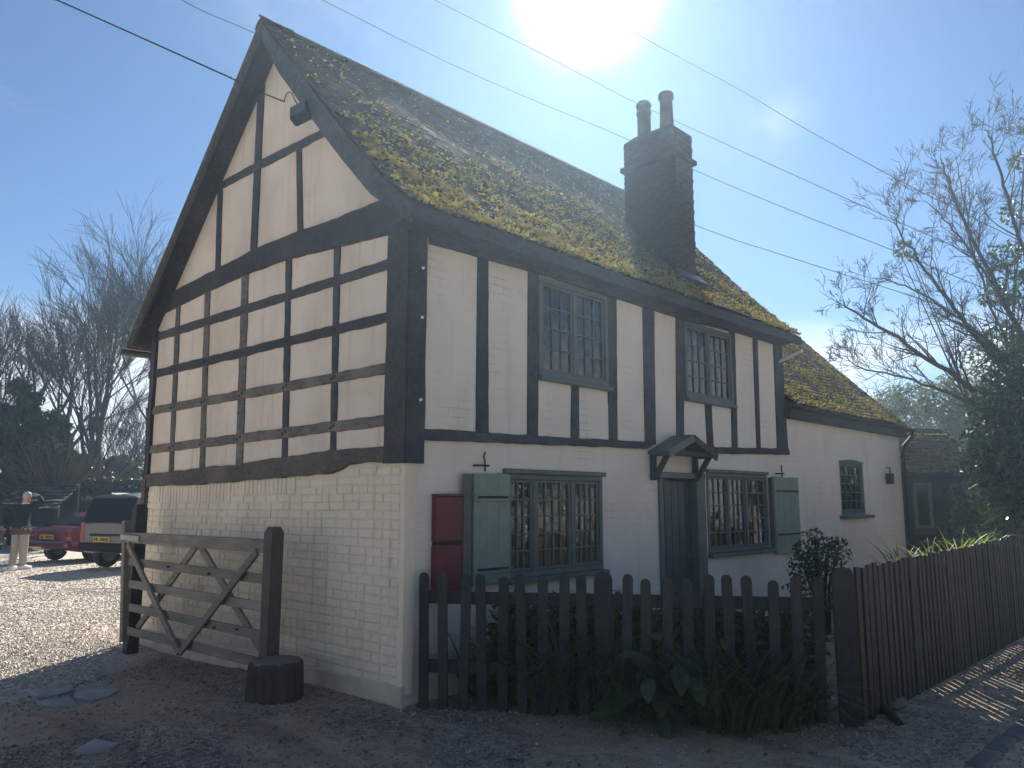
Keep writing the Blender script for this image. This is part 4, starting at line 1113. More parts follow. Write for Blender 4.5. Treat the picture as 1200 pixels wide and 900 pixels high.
o = picket_mesh(.14, 1.06, .09, 9); x = .05 + (flen - .16) * 9 / (n - 1); link('fence_post', o, f1, Matrix.Translation((x, -.01, 0)))
f2 = empty('picket_fence', (2.0, -2.72, 0), 0, 'weathered close boarded picket fence running off to the right edge', 'fence')
PK2 = [picket_mesh(.076, 1.10, .022, 30 + k, False, M['fence2']) for k in range(4)]
x = .09; k = 0
while x < 9.5:
    hh = 1.0 + .012 * x + random.uniform(-.012, .012)
    link('picket', random.choice(PK2), f2, Matrix.Translation((x, -.035 + random.uniform(-.004, .004), .0)) @ Matrix.Rotation(random.gauss(0, .009), 4, 'Y') @ Matrix.Rotation(random.gauss(0, .06), 4, 'Z') @ Matrix.Diagonal((1, 1, hh, 1)))
    x += .118 + random.uniform(-.005, .005)
for z in (.28, .90):
    mb = MB(); mb.bar((0, .0, z), (9.6, .0, z + .08), .075, .035, Vector((0, 0, 1)), .006); mb.build('rail', M['fence2'], f2)
for xx in (2.4, 4.8, 7.2):
    mb = MB(); mb.box((xx, .07, .5), (.09, .09, 1.05), None, .01); mb.build('fence_post', M['fence2'], f2)
square_post('corner_fence_post', 1.955, -2.70, 1.10, .15, M['fence'], 'thick dark square post where the two picket fences meet', 'fence post', .45)

# kerb and bits on the ground
random.seed(21)
kb = empty('kerb', (1.55, -3.60, 0)); tag(kb, kind='structure'); x = 0
while x < 9:
    ln = random.uniform(.35, .6); mb = MB(); mb.box((x + ln / 2, random.uniform(-.012, .012), -.055), (ln - .015, .13, .16), Matrix.Rotation(random.gauss(0, .02), 3, 'Z') @ Matrix.Rotation(random.gauss(0, .01), 3, 'Y'), .018)
    mb.build('kerb_stone', M['kerbstone'], kb); x += ln
def rock(name, p, s, mat, label, seed, cat='stone', group=None):
    bm = bmesh.new(); bmesh.ops.create_icosphere(bm, subdivisions=3, radius=1)
    for v in bm.verts:
        v.co *= 1 + .35 * noise.noise(v.co * 1.3 + Vector((seed, 0, 0))); v.co = Vector((v.co.x * s[0], v.co.y * s[1], max(-.4, v.co.z) * s[2]))
    me = bpy.data.meshes.new(name); bm.to_mesh(me); bm.free(); me.materials.append(mat)
    me.polygons.foreach_set('use_smooth', [True] * len(me.polygons))
    o = link(name, me); o.location = p; return tag(o, label, cat, group)
rock('pale_stone', Z(972, 831) + Vector((.05, .1, .03)), (.19, .14, .07), M['paleston'], 'smooth pale stone lying under the dark fence beside the corner post', 3)
rock('dark_stone', Z(1052, 828) + Vector((0, .05, .02)), (.16, .10, .05), M['kerbstone'], 'low dark stone in the gravel at the foot of the right hand fence', 8)
lg = MB(); a, b = Z(1020, 826), Z(1055, 852); lg.tube([a + Vector((0, 0, .03)), (a + b) / 2 + Vector((.02, 0, .045)), b + Vector((0, 0, .025))], [.03, .034, .024], 8)
tag(lg.build('fallen_branch', M['bark']), 'short thick fallen branch on the gravel near the fence corner', 'branch')

# ------------------------------------------------------------------ plants
def blade(mb, base, ang, length, width, droop, lift=1.3, seg=6):
    pts = []; d = Vector((math.cos(ang), math.sin(ang), 0)); side = Vector((-d.y, d.x, 0)); p = Vector(base); el = lift
    rows = []
    for i in range(seg + 1):
        k = i / seg; w = width * (1 - k) ** .7 * (.6 + .4 * min(1, k * 4))
        rows.append((p - side * w / 2, p + side * w / 2)); p = p + (d * math.cos(el) + Vector((0, 0, 1)) * math.sin(el)) * (length / seg); el -= droop / seg
    vs = [v for r in rows for v in r]; mb.add(vs, [(2 * i, 2 * i + 1, 2 * i + 3, 2 * i + 2) for i in range(seg)])
def strappy(name, p, n, ln, label, seed, mat=None, spread=.16, cat='plant', group=None):
    random.seed(seed); e = empty(name, p, 0, label, cat, group)
    mb = MB()
    for k in range(n):
        a = random.uniform(0, 2 * PI); r = random.uniform(0, spread)
        blade(mb, (r * math.cos(a), r * math.sin(a), -.02), a + random.gauss(0, .5), ln * random.uniform(.6, 1.1), random.uniform(.018, .036), random.uniform(.7, 2.2), random.uniform(1.1, 1.52))
    mb.build('leaf_tuft', mat or M['strap'], e)
    mb = MB(); mb.lathe((0, 0, -.02), [(spread * .5, 0), (spread * .45, .05), (.02, .09)], 8); mb.build('crown_base', M['twig'], e); return e
SP = [(570, 815, 110, .8, 'strappy leaved clump nearest the cottage corner at the foot of the dark fence'), (612, 822, 150, .95, 'strappy leaved clump second from the cottage corner along the dark fence'),
      (660, 828, 180, 1.05, 'dense strappy clump below the wide middle fence post'), (705, 832, 160, 1.0, 'strappy clump just left of the broad leaved plant'),
      (835, 846, 170, 1.0, 'tall strappy clump just right of the broad leaved plant'), (880, 850, 140, .9, 'low strappy clump between the tall clump and the pale stone'),
      (640, 832, 120, .8, 'strappy clump in front of the others left of the wide fence post'), (858, 856, 120, .75, 'strappy clump in front of the others right of the broad leaved plant'), (740, 840, 90, .85, 'strappy clump directly behind the broad leaved plant'),
      (905, 852, 110, .8, 'strappy clump second from the fence corner'), (925, 846, 80, .65, 'small strappy clump nearest the fence corner beside the pale stone')]
for k, (px, py, nn, ln, lab) in enumerate(SP): strappy('strappy_plant', Z(px, py), nn, ln, lab, 100 + k, spread=.2, group='strappy plants along the fence foot')
def leaf_mesh(name, L_, W_, mat, fold=.18):
    mb = MB(); n = 5; vs = []
    for i in range(n + 1):
        k = i / n; w = W_ * math.sin(PI * min(1, .08 + k * .92)) ** .7 / 2 if i < n else .002; z = -.35 * L_ * k * k
        vs += [(k * L_, -w, z + fold * w), (k * L_, 0, z), (k * L_, w, z + fold * w)]
    fs = []
    for i in range(n): q = 3 * i; fs += [(q, q + 1, q + 4, q + 3), (q + 1, q + 2, q + 5, q + 4)]
    mb.add(vs, fs); return mb.mesh(name, mat)
random.seed(31)
BL = [leaf_mesh('leaf', .25, .13, M['strap']), leaf_mesh('leaf', .20, .11, M['strap'])]
bpnt = Z(776, 848); bl = empty('broad_leaved_plant', bpnt, 0, 'broad leaved green plant growing at the foot of the dark fence among strappy clumps', 'plant')
mb = MB()
for k in range(54):
    a = random.uniform(0, 2 * PI); r = random.uniform(.03, .30); z = random.uniform(.08, .62) * (1 - r * 1.1)
    q = Vector((r * math.cos(a), r * math.sin(a), z)); mb.tube([(q.x * .2, q.y * .2, 0), (q.x * .7, q.y * .7, z * .7), q], .004, 4)
    link('leaf', random.choice(BL), bl, Matrix.Translation(q) @ Matrix.Rotation(a + random.gauss(0, .5), 4, 'Z') @ Matrix.Rotation(random.uniform(-.5, .5), 4, 'Y') @ Matrix.Rotation(random.gauss(0, .4), 4, 'X'))
mb.build('stem', M['strap'], bl)

def leaf_cloud(n, shape, size, aspect=2.2, seed=0, up=.3):
    """many small leaf faces spread through a volume: shape(i)->point"""
    r = np.random.default_rng(seed); P = shape(n, r)
    n = len(P); d = r.normal(size=(n, 3)); d[:, 2] += up; d /= np.linalg.norm(d, axis=1, keepdims=True)
    e = np.cross(d, r.normal(size=(n, 3))); e /= np.linalg.norm(e, axis=1, keepdims=True)
    s = size * r.uniform(.6, 1.3, (n, 1)); h = np.cross(d, e)
    v = np.stack([P - e * s, P + h * s / aspect + d * s * .12, P + e * s, P - h * s / aspect + d * s * .12], 1)
    return v.reshape(-1, 3), (np.arange(n * 4).reshape(-1, 4))
def clump_shape(cl, inner=.35):
    """cl: (x,y,z,rx,ry,rz) ellipsoid clumps; leaves denser at their shells"""
    cl = np.array(cl)
    def f(n, r):
        vol = cl[:, 3] * cl[:, 4] * cl[:, 5]; i = r.choice(len(cl), n, p=vol ** .67 / (vol ** .67).sum())
        d = r.normal(size=(n, 3)); d /= np.linalg.norm(d, axis=1, keepdims=True); rad = r.uniform(inner, 1, (n, 1)) ** .5 * r.uniform(.8, 1.15, (n, 1))
        return cl[i, :3] + d * rad * cl[i, 3:]
    return f
def npmesh(name, v, f, mat):
    me = bpy.data.meshes.new(name); me.from_pydata(v.tolist(), [], f.tolist()); me.materials.append(mat); return me
def rand_clumps(c, R, n, rs, seed):
    r = random.Random(seed); out = []
    for _ in range(n):
        a = r.uniform(0, 2 * PI); e = r.uniform(-.6, 1); k = r.uniform(.3, .85) ** .6; q = math.sqrt(max(0, 1 - e * e))
        s = r.uniform(.6, 1.2) * rs
        out.append((c[0] + R[0] * k * q * math.cos(a), c[1] + R[1] * k * q * math.sin(a), c[2] + R[2] * k * e, s, s, s * .8))
    return out
def leafy(name, p, label, cat, clumps, n, size, mat, seed, stems=None, group=None, asp=2.2):
    e = empty(name, p, 0, label, cat, group)
    v, f = leaf_cloud(n, clump_shape(clumps), size, asp, seed); link('crown', npmesh('crown', v, f, mat), e)
    mb = MB(); r = random.Random(seed)
    for c in clumps[:: max(1, len(clumps) // 14)]:
        mb.tube([(r.uniform(-.05, .05), r.uniform(-.05, .05), -.1), (c[0] * .4, c[1] * .4, c[2] * .55), c[:3]], [.03 + c[5] * .03, .02 + c[5] * .015, .008], 5)
    mb.build('trunk' if cat == 'tree' else 'stem', M['bark'], e); return e
# shrub behind the fence in front of the wing
q = Fr(962, 680, -1.0); leafy('rose_shrub', (q.x, -1.0, 0), 'dark leafy shrub rising behind the fence below the right hand shutter', 'shrub',
      [(-.15, 0, .95, .3, .28, .2), (.25, 0, .9, .34, .3, .18), (-.35, .05, .8, .2, .2, .2), (-.12, 0, 1.18, .12, .12, .1), (.3, 0, 1.08, .25, .2, .07), (.62, 0, 1.02, .13, .1, .06), (0, 0, .55, .5, .4, .3)], 1500, .034, M['ivy'], 5)
# low garden growth behind the dark fence (dark through the gaps)
g1 = []
rr = random.Random(6)
for k in range(70):
    t = rr.uniform(.2, .97); q = fA + (fB - fA) * t + Vector((.75, .48, 0)) * rr.uniform(.2, .9)
    if q.y > -.15: continue
    g1.append((q.x - 2, q.y + 1.2, rr.uniform(.15, .62), .26, .26, .26))
leafy('garden_shrub', (2, -1.2, 0), 'low dark evergreen growth filling the front garden behind the picket fence', 'shrub', g1, 12000, .045, M['evergreen'], 12)
# stems and blades poking up behind the dark fence
for k, (px, lab) in enumerate(((662, 'thin blades poking over the dark fence left of the wide post'), (742, 'tallest thin blades standing over the dark fence right of the wide post'), (808, 'thin blades in front of the door behind the fence'), (868, 'thin blades over the fence in front of the right hand ground window'))):
    q = on(1, -1.0, px, 700); 
    q = fA + (fB - fA) * max(.05, min(.95, ((px - 490) / 510.0))) + Vector((.85, .53, 0)) * .22
    strappy('garden_grass', (q.x, q.y, .3), 16, .72, lab, 200 + k, spread=.10, group='thin blades behind the fence')
# bright grass along the top of the right fence
random.seed(77)
for k, (x, lab) in enumerate(((4.0, 'bright sunlit arching grass tuft at the near end of the fence top'), (4.9, 'sunlit grass tuft in the middle of the fence top'), (6.0, 'dry stemmed sunlit grass further along the fence top'), (7.2, 'sunlit grass tuft nearest the right edge over the fence top'))):
    strappy('grass_tuft', (x, -2.46, .92), 22, .52, lab, 300 + k, M['grass'], .18, 'grass tuft', 'sunlit grass tufts over the right fence')

# ------------------------------------------------------------------ bare trees
def bare_tree(name, p, h, label, seed, r0=.2, lean=(0, 0), fork=.3, levels=5, spread=.55, droop=0.0, bark='bark', twig='twig', minr=.010, kids=(3, 4), group=None, bias=None, cat='tree', rsc=.62, gnarl=.10):
    r = random.Random(seed); e = empty(name, p, 0, label, cat, group); big, fine = MB(), MB()
    def grow(p, d, ln, rad, lv):
        pts, rads = [p], [rad]; seg = 4 if lv < 2 else 3; q = p
        for i in range(seg):
            d = (d + Vector((r.gauss(0, gnarl), r.gauss(0, gnarl), r.gauss(0, gnarl * .6) + (.06 if lv < 3 else 0) - droop * (lv / levels) ** 2)) + (bias * .05 if bias and lv else Vector())).normalized()
            q = q + d * (ln / seg); pts.append(q); rads.append(max(minr * .7, rad * (1 - .42 * (i + 1) / seg)))
        (big if lv < 2 else fine).tube(pts, rads, 8 if lv == 0 else 5 if lv < 2 else 3, lv < 2)
        if lv >= levels: return
        n = r.randint(*kids) + (1 if lv > 1 else 0)
        for k in range(n):
            t = (r.uniform(.35, 1) if lv else r.uniform(fork, 1)) if k else 1.0
            i = min(seg - 1, int(t * seg)); a = pts[i] + (pts[i + 1] - pts[i]) * (t * seg - i) if t < 1 else pts[-1]
            ax = Vector((r.gauss(0, 1), r.gauss(0, 1), r.gauss(0, .5))); ax = (ax - d * ax.dot(d)).normalized()
            sp = spread * r.uniform(.5, 1.25) * (.45 if k == 0 else 1)
            grow(a, (d * math.cos(sp) + ax * math.sin(sp) + Vector((0, 0, .10))).normalized(), ln * r.uniform(.58, .82), max(minr, rads[min(i + 1, seg)] * (rsc if k else .85)), lv + 1)
    d0 = Vector((lean[0], lean[1], 1)).normalized()
    grow(Vector((0, 0, -.2)), d0, h * .30, r0, 0)
    big.build('trunk', M[bark], e); fine.build('crown', M[twig], e)
    return e
G_BT = 'bare trees behind the yard'
for px, dist, h, seed, r0, lab, kw in (
        (108, 36, 14.4, 1, .20, 'bare forked tree nearest the cottage gable with a slender double trunk', dict(fork=.2, spread=.36)),
        (84, 38, 14.8, 2, .24, 'tall straight bare tree left of the slender forked one', dict(fork=.5, spread=.4)),
        (52, 40, 14.6, 3, .26, 'wide crowned bare tree in the middle of the left hand group', dict(fork=.35, spread=.46)),
        (14, 37, 12.5, 4, .28, 'thick trunked bare tree rising from the dark evergreens at the far left', dict(fork=.3, spread=.46)),
        (-35, 40, 14.5, 7, .26, 'bare tree at the left edge of the view', dict(fork=.3, spread=.45))):
    bare_tree('bare_tree', farg(px, dist), h, lab, seed, r0, group=G_BT, **kw)
bare_tree('birch_tree', farg(188, 34), 15.5, 'tall airy birch with drooping twigs showing beside the left roof slope', 15, .15, fork=.2, spread=.33, droop=.10, bark='birchbark', twig='twig', levels=5, kids=(4, 5), minr=.007)
# thin background growth low on the left
for px, dist, h, seed, lab in ((120, 39, 6.0, 31, 'low twiggy sapling left of the gable corner'), (150, 44, 8.5, 32, 'twiggy sapling close behind the gable corner')):
    bare_tree('sapling', farg(px, dist), h, lab, seed, .07, fork=.2, spread=.5, levels=5, minr=.01, group='saplings by the gable')
# evergreens
def blob_tree(name, px, dist, top, width, label, seed, n=5200, size=.16, mat='evergreen', cat='tree', bot=.2, group=None, rs=.8):
    p = farg(px, dist); ht = far(px, top, dist).z; w = width * dist / FPX / 2
    cl = rand_clumps((0, 0, ht * (.5 + bot * .4)), (w, w, ht * (.5 - bot * .4)), 26, min(w, ht) * .32 * rs, seed)
    return leafy(name, p, label, cat, cl, n, size, M[mat], seed, group=group)
EV = 'evergreens behind the yard'
blob_tree('holly_tree', -2, 34.5, 432, 70, 'tall very dark evergreen at the far left edge', 51, group=EV)
blob_tree('holly_tree', 45, 35.5, 478, 90, 'dark rounded evergreen below the bare trees', 52, group=EV)
blob_tree('yew_tree', 138, 38, 526, 66, 'dark spreading evergreen close to the gable corner', 53, group=EV)
blob_tree('yew_tree', 20, 35, 512, 80, 'dark evergreen behind the lean to shelter', 54, group=EV)
blob_tree('holly_tree', 92, 37, 540, 60, 'small dark evergreen in the middle of the back row', 55, group=EV)
p = farg(72, 34); tb = empty('twiggy_bush', p, 0, 'tan leafless twiggy bush in front of the dark evergreens', 'bush'); mb = MB(); r = random.Random(5)
for k in range(900):
    a = r.uniform(0, 2 * PI); e_ = r.uniform(.5, 1.4); ln = r.uniform(1.2, 3.6); b0 = Vector((r.gauss(0, .35), r.gauss(0, .35), r.uniform(.3, 1.4)))
    d = Vector((math.cos(a) * math.cos(e_), math.sin(a) * math.cos(e_), math.sin(e_))); m_ = b0 + d * ln * .5 + Vector((r.gauss(0, .1), r.gauss(0, .1), 0)); mb.tube([b0, m_, b0 + d * ln + Vector((r.gauss(0, .15), r.gauss(0, .15), -.2))], [.016, .012, .008], 3, False)
mb.build('crown', M['tanbush'], tb)
# clipped hedges behind the yard
def hedge(name, a, b, h, t, label, seed, n, size, mat):
    a, b = Vector(a), Vector(b); d = b - a; ln = d.length
    e = empty(name, a, math.atan2(d.y, d.x), label, 'hedge')
    def shp(n, r):
        P = np.stack([r.uniform(0, ln, n), r.uniform(-t / 2, t / 2, n), r.uniform(0, h, n)], 1); k = r.integers(0, 3, n)
        P[k == 0, 2] = h + r.normal(0, .05, (k == 0).sum()); P[k == 1, 1] = -t / 2 + r.normal(0, .05, (k == 1).sum()); return P
    v, f = leaf_cloud(n, shp, size, 2, seed); link('foliage', npmesh('foliage', v, f, M[mat]), e)
    mb = MB(); mb.box((ln / 2, 0, h * .45), (ln, t * .75, h * .88)); mb.build('inner_growth', M['bark'], e); return e
hedge('clipped_hedge', farg(84, 33), farg(190, 31), 1.62, .9, 'clipped green hedge with a sunlit top behind the parked cars', 3, 9000, .06, 'hedge')
hedge('tall_hedge', farg(-70, 35), farg(190, 33.5), 2.3, 1.2, 'tall dark hedge closing off the back of the yard', 4, 11000, .10, 'evergreen')
# flat roofed white shed top showing over the hedge
p = farg(100, 36); sh = empty('flat_roofed_shed', p, math.atan2(RT.y, RT.x), 'low shed whose flat white roof edge shows over the clipped hedge', 'shed')
mb = MB(); mb.box((0, 0, .85), (1.6, 1.4, 1.7)); mb.build('wall', M['postwood'], sh); mb = MB(); mb.box((0, 0, 1.74), (1.8, 1.6, .10), None, .01); mb.build('roof', M['white'], sh)
# lean-to shelter with layered roof
p = farg(46, 31); she = empty('lean_to_shelter', p, math.atan2(RT.y, RT.x) + .05, 'old open lean to shelter with a layered timber roof behind the man', 'shelter')
zt, zb = far(50, 569, 31).z, far(50, 592, 31).z; wS = 58 * 31 / FPX
mb = MB(); mb.box((0, .55, zt + .02), (wS, .3, .07), None, .01); mb.build('ridge_board', M['stump'], she)
for k in range(7):
    t = k / 6; x = -wS / 2
    while x < wS / 2 - .05:
        w_ = random.uniform(.18, .42); mb = MB(); mb.box((min(x + w_ / 2, wS / 2 - w_ / 2), .45 - t * 1.1 + random.uniform(-.03, .03), zt - .05 - t * (zt - zb) + random.uniform(-.02, .02)), (w_ - .012, .24, .03), Matrix.Rotation(.25 + random.gauss(0, .05), 3, 'X') @ Matrix.Rotation(random.gauss(0, .03), 3, 'Y'), .004); mb.build('roof_board', M['oldoak'] if random.random() < .6 else M['fence2'], she); x += w_
for xx in (-wS / 2 + .1, 0, wS / 2 - .1):
    mb = MB(); mb.box((xx, -.5, zb / 2), (.10, .10, zb), None, .01); mb.build('post', M['fence'], she)
mb = MB(); mb.box((0, .62, zt / 2), (wS, .06, zt)); mb.build('back_wall', M['fence'], she)
for xx in (-.55, -.1, .45):
    mb = MB(); mb.box((xx, .1, .35), (.4, .4, .7), None, .02); mb.build('stored_log', M['bark'], she)

# ------------------------------------------------------------------ right: overhanging tree, laurel, ivy bank
def limb_tree(name, base, label, limbs, seed, r0=.16, levels=3):
    r = random.Random(seed); e = empty(name, base, 0, label, 'tree'); big, fine = MB(), MB()
    b0 = Vector((0, 0, -.2)); hub = Vector((0, 0, 2.0)); big.tube([b0, Vector((.05, 0, 1.0)), hub], [r0, r0 * .85, r0 * .8], 9)
    def grow(p, d, ln, rad, lv):
        pts, rads = [p], [rad]; q = p
        for i in range(4):
            d = (d + Vector((r.gauss(0, .10), r.gauss(0, .10), r.gauss(0, .08) + .05))).normalized(); q = q + d * (ln / 4); pts.append(q); rads.append(max(.0045, rad * (1 - .6 * (i + 1) / 4)))
        fine.tube(pts, rads, 3, False)
        if lv >= levels: return
        for k in range(r.randint(2, 4)):
            t = r.uniform(.2, .95); i = int(t * 4); a = pts[i] + (pts[i + 1] - pts[i]) * (t * 4 - i)
            ax = Vector((r.gauss(0, 1), r.gauss(0, 1), r.gauss(0, 1))); ax = (ax - d * ax.dot(d)).normalized(); sp = r.uniform(.4, .85)
            grow(a, d * math.cos(sp) + ax * math.sin(sp), ln * r.uniform(.45, .72), max(.0045, rads[i] * .6), lv + 1)
    for lm, rr in limbs:
        P = [hub] + [far(*q) - Vector(base) for q in lm]; out = []
        for i in range(len(P) - 1):
            p0, p1, p2, p3 = P[max(0, i - 1)], P[i], P[i + 1], P[min(len(P) - 1, i + 2)]
            for k in range(6):
                t = k / 6; out.append(.5 * ((2 * p1) + (p2 - p0) * t + (2 * p0 - 5 * p1 + 4 * p2 - p3) * t * t + (3 * p1 - p0 - 3 * p2 + p3) * t ** 3) + Vector((r.gauss(0, .02), r.gauss(0, .02), r.gauss(0, .02))))
        out.append(P[-1]); n = len(out); rads = [max(.006, rr * (1 - .9 * i / n)) for i in range(n)]; big.tube(out, rads, 6)
        for i in range(5, n):
            d = (out[i] - out[i - 1]).normalized()
            for _ in range(r.choice((0, 1, 1, 2))):
                ax = Vector((r.gauss(0, 1), r.gauss(0, 1), r.gauss(.3, 1))); ax = (ax - d * ax.dot(d)).normalized(); sp = r.uniform(.4, .8)
                grow(out[i], d * math.cos(sp) + ax * math.sin(sp), r.uniform(.5, 1.25) * (1.15 - .5 * i / n), max(.007, rads[i] * .55), 0)
    big.build('trunk', M['bark'], e); fine.build('crown', M['twig'], e); return e
b = farg(1275, 18.5); b.z = 0
limb_tree('overhanging_tree', b, 'bare tree leaning in from the right edge with long twiggy limbs reaching left',
   [([(1235, 520, 18.4), (1150, 462, 18), (1075, 412, 17.6), (1010, 372, 17.2), (985, 352, 17)], .085), ([(1240, 500, 18.3), (1165, 420, 17.8), (1110, 350, 17.5), (1062, 285, 17.2), (1050, 250, 17)], .07),
    ([(1240, 540, 18.4), (1140, 474, 18.6), (1070, 446, 18.8), (1015, 432, 19), (990, 418, 19)], .05), ([(1240, 480, 18.3), (1150, 395, 18.6), (1080, 345, 18.8), (1035, 326, 19)], .06)], 5)
b = farg(1290, 21); b.z = 0
limb_tree('overhanging_tree', b, 'taller bare tree at the right edge whose limbs rise steeply behind the leaning one',
   [([(1240, 470, 20.6), (1185, 370, 20.4), (1140, 280, 20.2), (1110, 210, 20), (1102, 185, 20)], .08), ([(1245, 440, 20.6), (1210, 330, 20.4), (1180, 230, 20.2), (1162, 170, 20), (1155, 150, 20)], .07),
    ([(1250, 420, 20.6), (1235, 300, 20.4), (1218, 210, 20.2), (1210, 165, 20)], .07), ([(1240, 455, 20.8), (1160, 330, 21), (1118, 270, 21), (1085, 236, 21)], .06), ([(1245, 500, 20.8), (1190, 420, 21), (1150, 330, 21), (1130, 240, 21), (1120, 180, 21)], .05)], 9)
def at_clump(px, py, dist, r, base): q = far(px, py, dist) - Vector(base); return (q.x, q.y, q.z, r, r, r * .8)
b = farg(1190, 17); cl = [at_clump(*q, b) for q in ((1185, 480, 17, .75), (1165, 520, 16.6, .5), (1205, 540, 16.4, .8), (1150, 545, 16.8, .45), (1180, 570, 16.2, .5), (1195, 430, 17.4, .6), (1215, 480, 17, .9), (1230, 580, 16.5, .9))]
leafy('laurel_tree', b, 'glossy laurel with sun glints at the right edge above the fence', 'tree', cl, 5200, .095, M['laurel'], 61, asp=2.6)
b = farg(1180, 22); cl = [at_clump(*q, b) for q in ((1180, 300, 21, .45), (1192, 250, 21, .4), (1165, 345, 21, .4), (1175, 400, 20.5, .55), (1195, 340, 21, .6), (1060, 287, 19.5, .16), (1055, 297, 19.5, .14), (1070, 300, 19.5, .16), (1200, 190, 21.5, .35), (1150, 420, 20, .4), (1205, 145, 22, .3))]
leafy('ivy_growth', b, 'loose ivy leaves climbing through the bare tree at the right edge', 'ivy', cl, 1500, .07, M['ivy'], 62)
b = farg(1090, 37); cl = [at_clump(*q, b) for q in ((1045, 472, 37, .9), (1075, 466, 37, 1.0), (1105, 470, 36, 1.2), (1140, 460, 36, 1.3), (1095, 500, 35.5, 1.2), (1140, 510, 35, 1.2), (1160, 480, 35, 1.2), (1060, 494, 37, .9))]
leafy('ivy_bank', b, 'grey green ivy covered bank of growth behind the boarded outbuilding', 'bush', cl, 6500, .10, M['hedge'], 63)
b = farg(1165, 21); cl = [at_clump(*q, b) for q in ((1150, 590, 20, .7), (1180, 600, 19, .8), (1120, 600, 22, .6), (1210, 610, 18, .8), (1160, 560, 21, .7), (1145, 625, 19, .6), (1195, 640, 18, .7), (1180, 607, 18.5, .45), (1200, 600, 18.5, .5), (1230, 600, 18, 1.0))]
leafy('dark_shrub', b, 'dense dark evergreen shrub filling the space between outbuilding and fence', 'shrub', cl, 8000, .09, M['evergreen'], 64)
for px, dist, h, seed, lab in ((1085, 42, 9.0, 71, 'bushy bare tree behind the ivy bank'), (1130, 44, 10.0, 72, 'bare tree behind the ivy bank close to the leaning tree')):
    bare_tree('background_tree', farg(px, dist), h, lab, seed, .16, fork=.2, spread=.6, levels=5, kids=(4, 5), group='bare trees behind the ivy bank')
b = farg(1182, 46); q = far(1182, 438, 46); gb = empty('distant_gable', b, math.atan2(RT.y, RT.x), 'dark pointed gable roof glimpsed through the leaning tree', 'house')
mb = MB(); zt = q.z; mb.prism([(-1.0, 0, 0), (1.0, 0, 0), (1.0, 0, zt - 1.0), (0, 0, zt), (-1.0, 0, zt - 1.0)], FN, -2, 0, 5, 0, .01); mb.build('wall', M['stump'], gb)
mb = MB(); mb.bar((0, -.1, zt + .04), (-1.15, -.1, zt - 1.1), .08, .3, Vector((0, -1, 0)).cross(Vector((-1, 0, -1)))); mb.bar((0, -.1, zt + .04), (1.15, -.1, zt - 1.1), .08, .3, Vector((0, -1, 0)).cross(Vector((1, 0, -1)))); mb.build('roof', M['tile'], gb)

# ------------------------------------------------------------------ unseen trees added across the lane to cut sky fill and mirror in panes
for k, (x, y, h, lab) in enumerate(((-17, -21, 7.5, ''), (-8, -23, 8.5, ''), (2, -23, 8, ''), (12, -22, 8.5, ''), (21, -19, 7.5, ''))):
    r_ = (3.9, 2.6, h / 2 - .6); cl = rand_clumps((0, 0, h / 2 + .2), r_, 22, 1.5, 400 + k)
    leafy('added_lane_tree', (x, y, 0), 'unseen leafy tree added across the lane behind the camera', 'tree', cl, 3800, .26, M['hedge'], 400 + k, group='unseen added trees across the lane')

# ------------------------------------------------------------------ overhead wires
def wire(pix, d0, d1, label, r=.011, group='overhead wires'):
    pts = []
    for i, (px, py) in enumerate(pix):
        t = i / (len(pix) - 1); pts.append(far(px, py, 1 / ((1 - t) / d0 + t / d1)))
    # smooth through the measured points
    out = []
    for i in range(len(pts) - 1):
        p0, p1, p2, p3 = pts[max(0, i - 1)], pts[i], pts[i + 1], pts[min(len(pts) - 1, i + 2)]
        for k in range(8):
            t = k / 8; out.append(.5 * ((2 * p1) + (p2 - p0) * t + (2 * p0 - 5 * p1 + 4 * p2 - p3) * t * t + (3 * p1 - p0 - 3 * p2 + p3) * t ** 3))
    out.append(pts[-1]); mb = MB(); mb.tube(out, [max(.006, r * ((q - CAM).length / 22)) for q in out], 4)
    return tag(mb.build('overhead_wire', M['black']), label, 'wire', group)
wire([(100, -75), (213, 0), (292, 36), (460, 108), (640, 186), (815, 264), (930, 303), (1050, 341), (1215, 396)], 16, 42, 'lowest wire passing behind the roof and chimney')
wire([(290, -48), (378, 0), (550, 85), (730, 161), (808, 197), (930, 248), (1050, 295), (1215, 364)], 16, 42, 'second lowest wire crossing just above the chimney shoulder')
wire([(420, -47), (510, 0), (650, 71), (742, 119), (805, 148), (930, 205), (1062, 264), (1215, 332)], 16, 42, 'wire passing behind the chimney pots')
wire([(640, -20), (770, 53), (870, 107), (960, 160), (1084, 227), (1215, 292)], 18, 42, 'highest wire passing to the right of the sun')
sd = [far(-40, -20, 8.5), far(67, 0, 8.0), far(150, 37, 7.6), far(272, 92, 7.2), G(297, 105, -.30), G(333, 119, -.03)]
mb = MB(); mb.tube(sd, .008, 5); cv = [(333, 119), (334, 114), (336, 109.5), (339, 107.5), (342, 109), (344, 113), (346, 118), (349, 123), (353, 128), (358, 134), (362, 140)]; mb.tube([G(a, b, -.035 - .02 * math.sin(i_ * .3)) for i_, (a, b) in enumerate(cv)], .006, 6)
tag(mb.build('service_cable', M['black']), 'thin cable running down from the left and fixed high on the gable', 'cable')

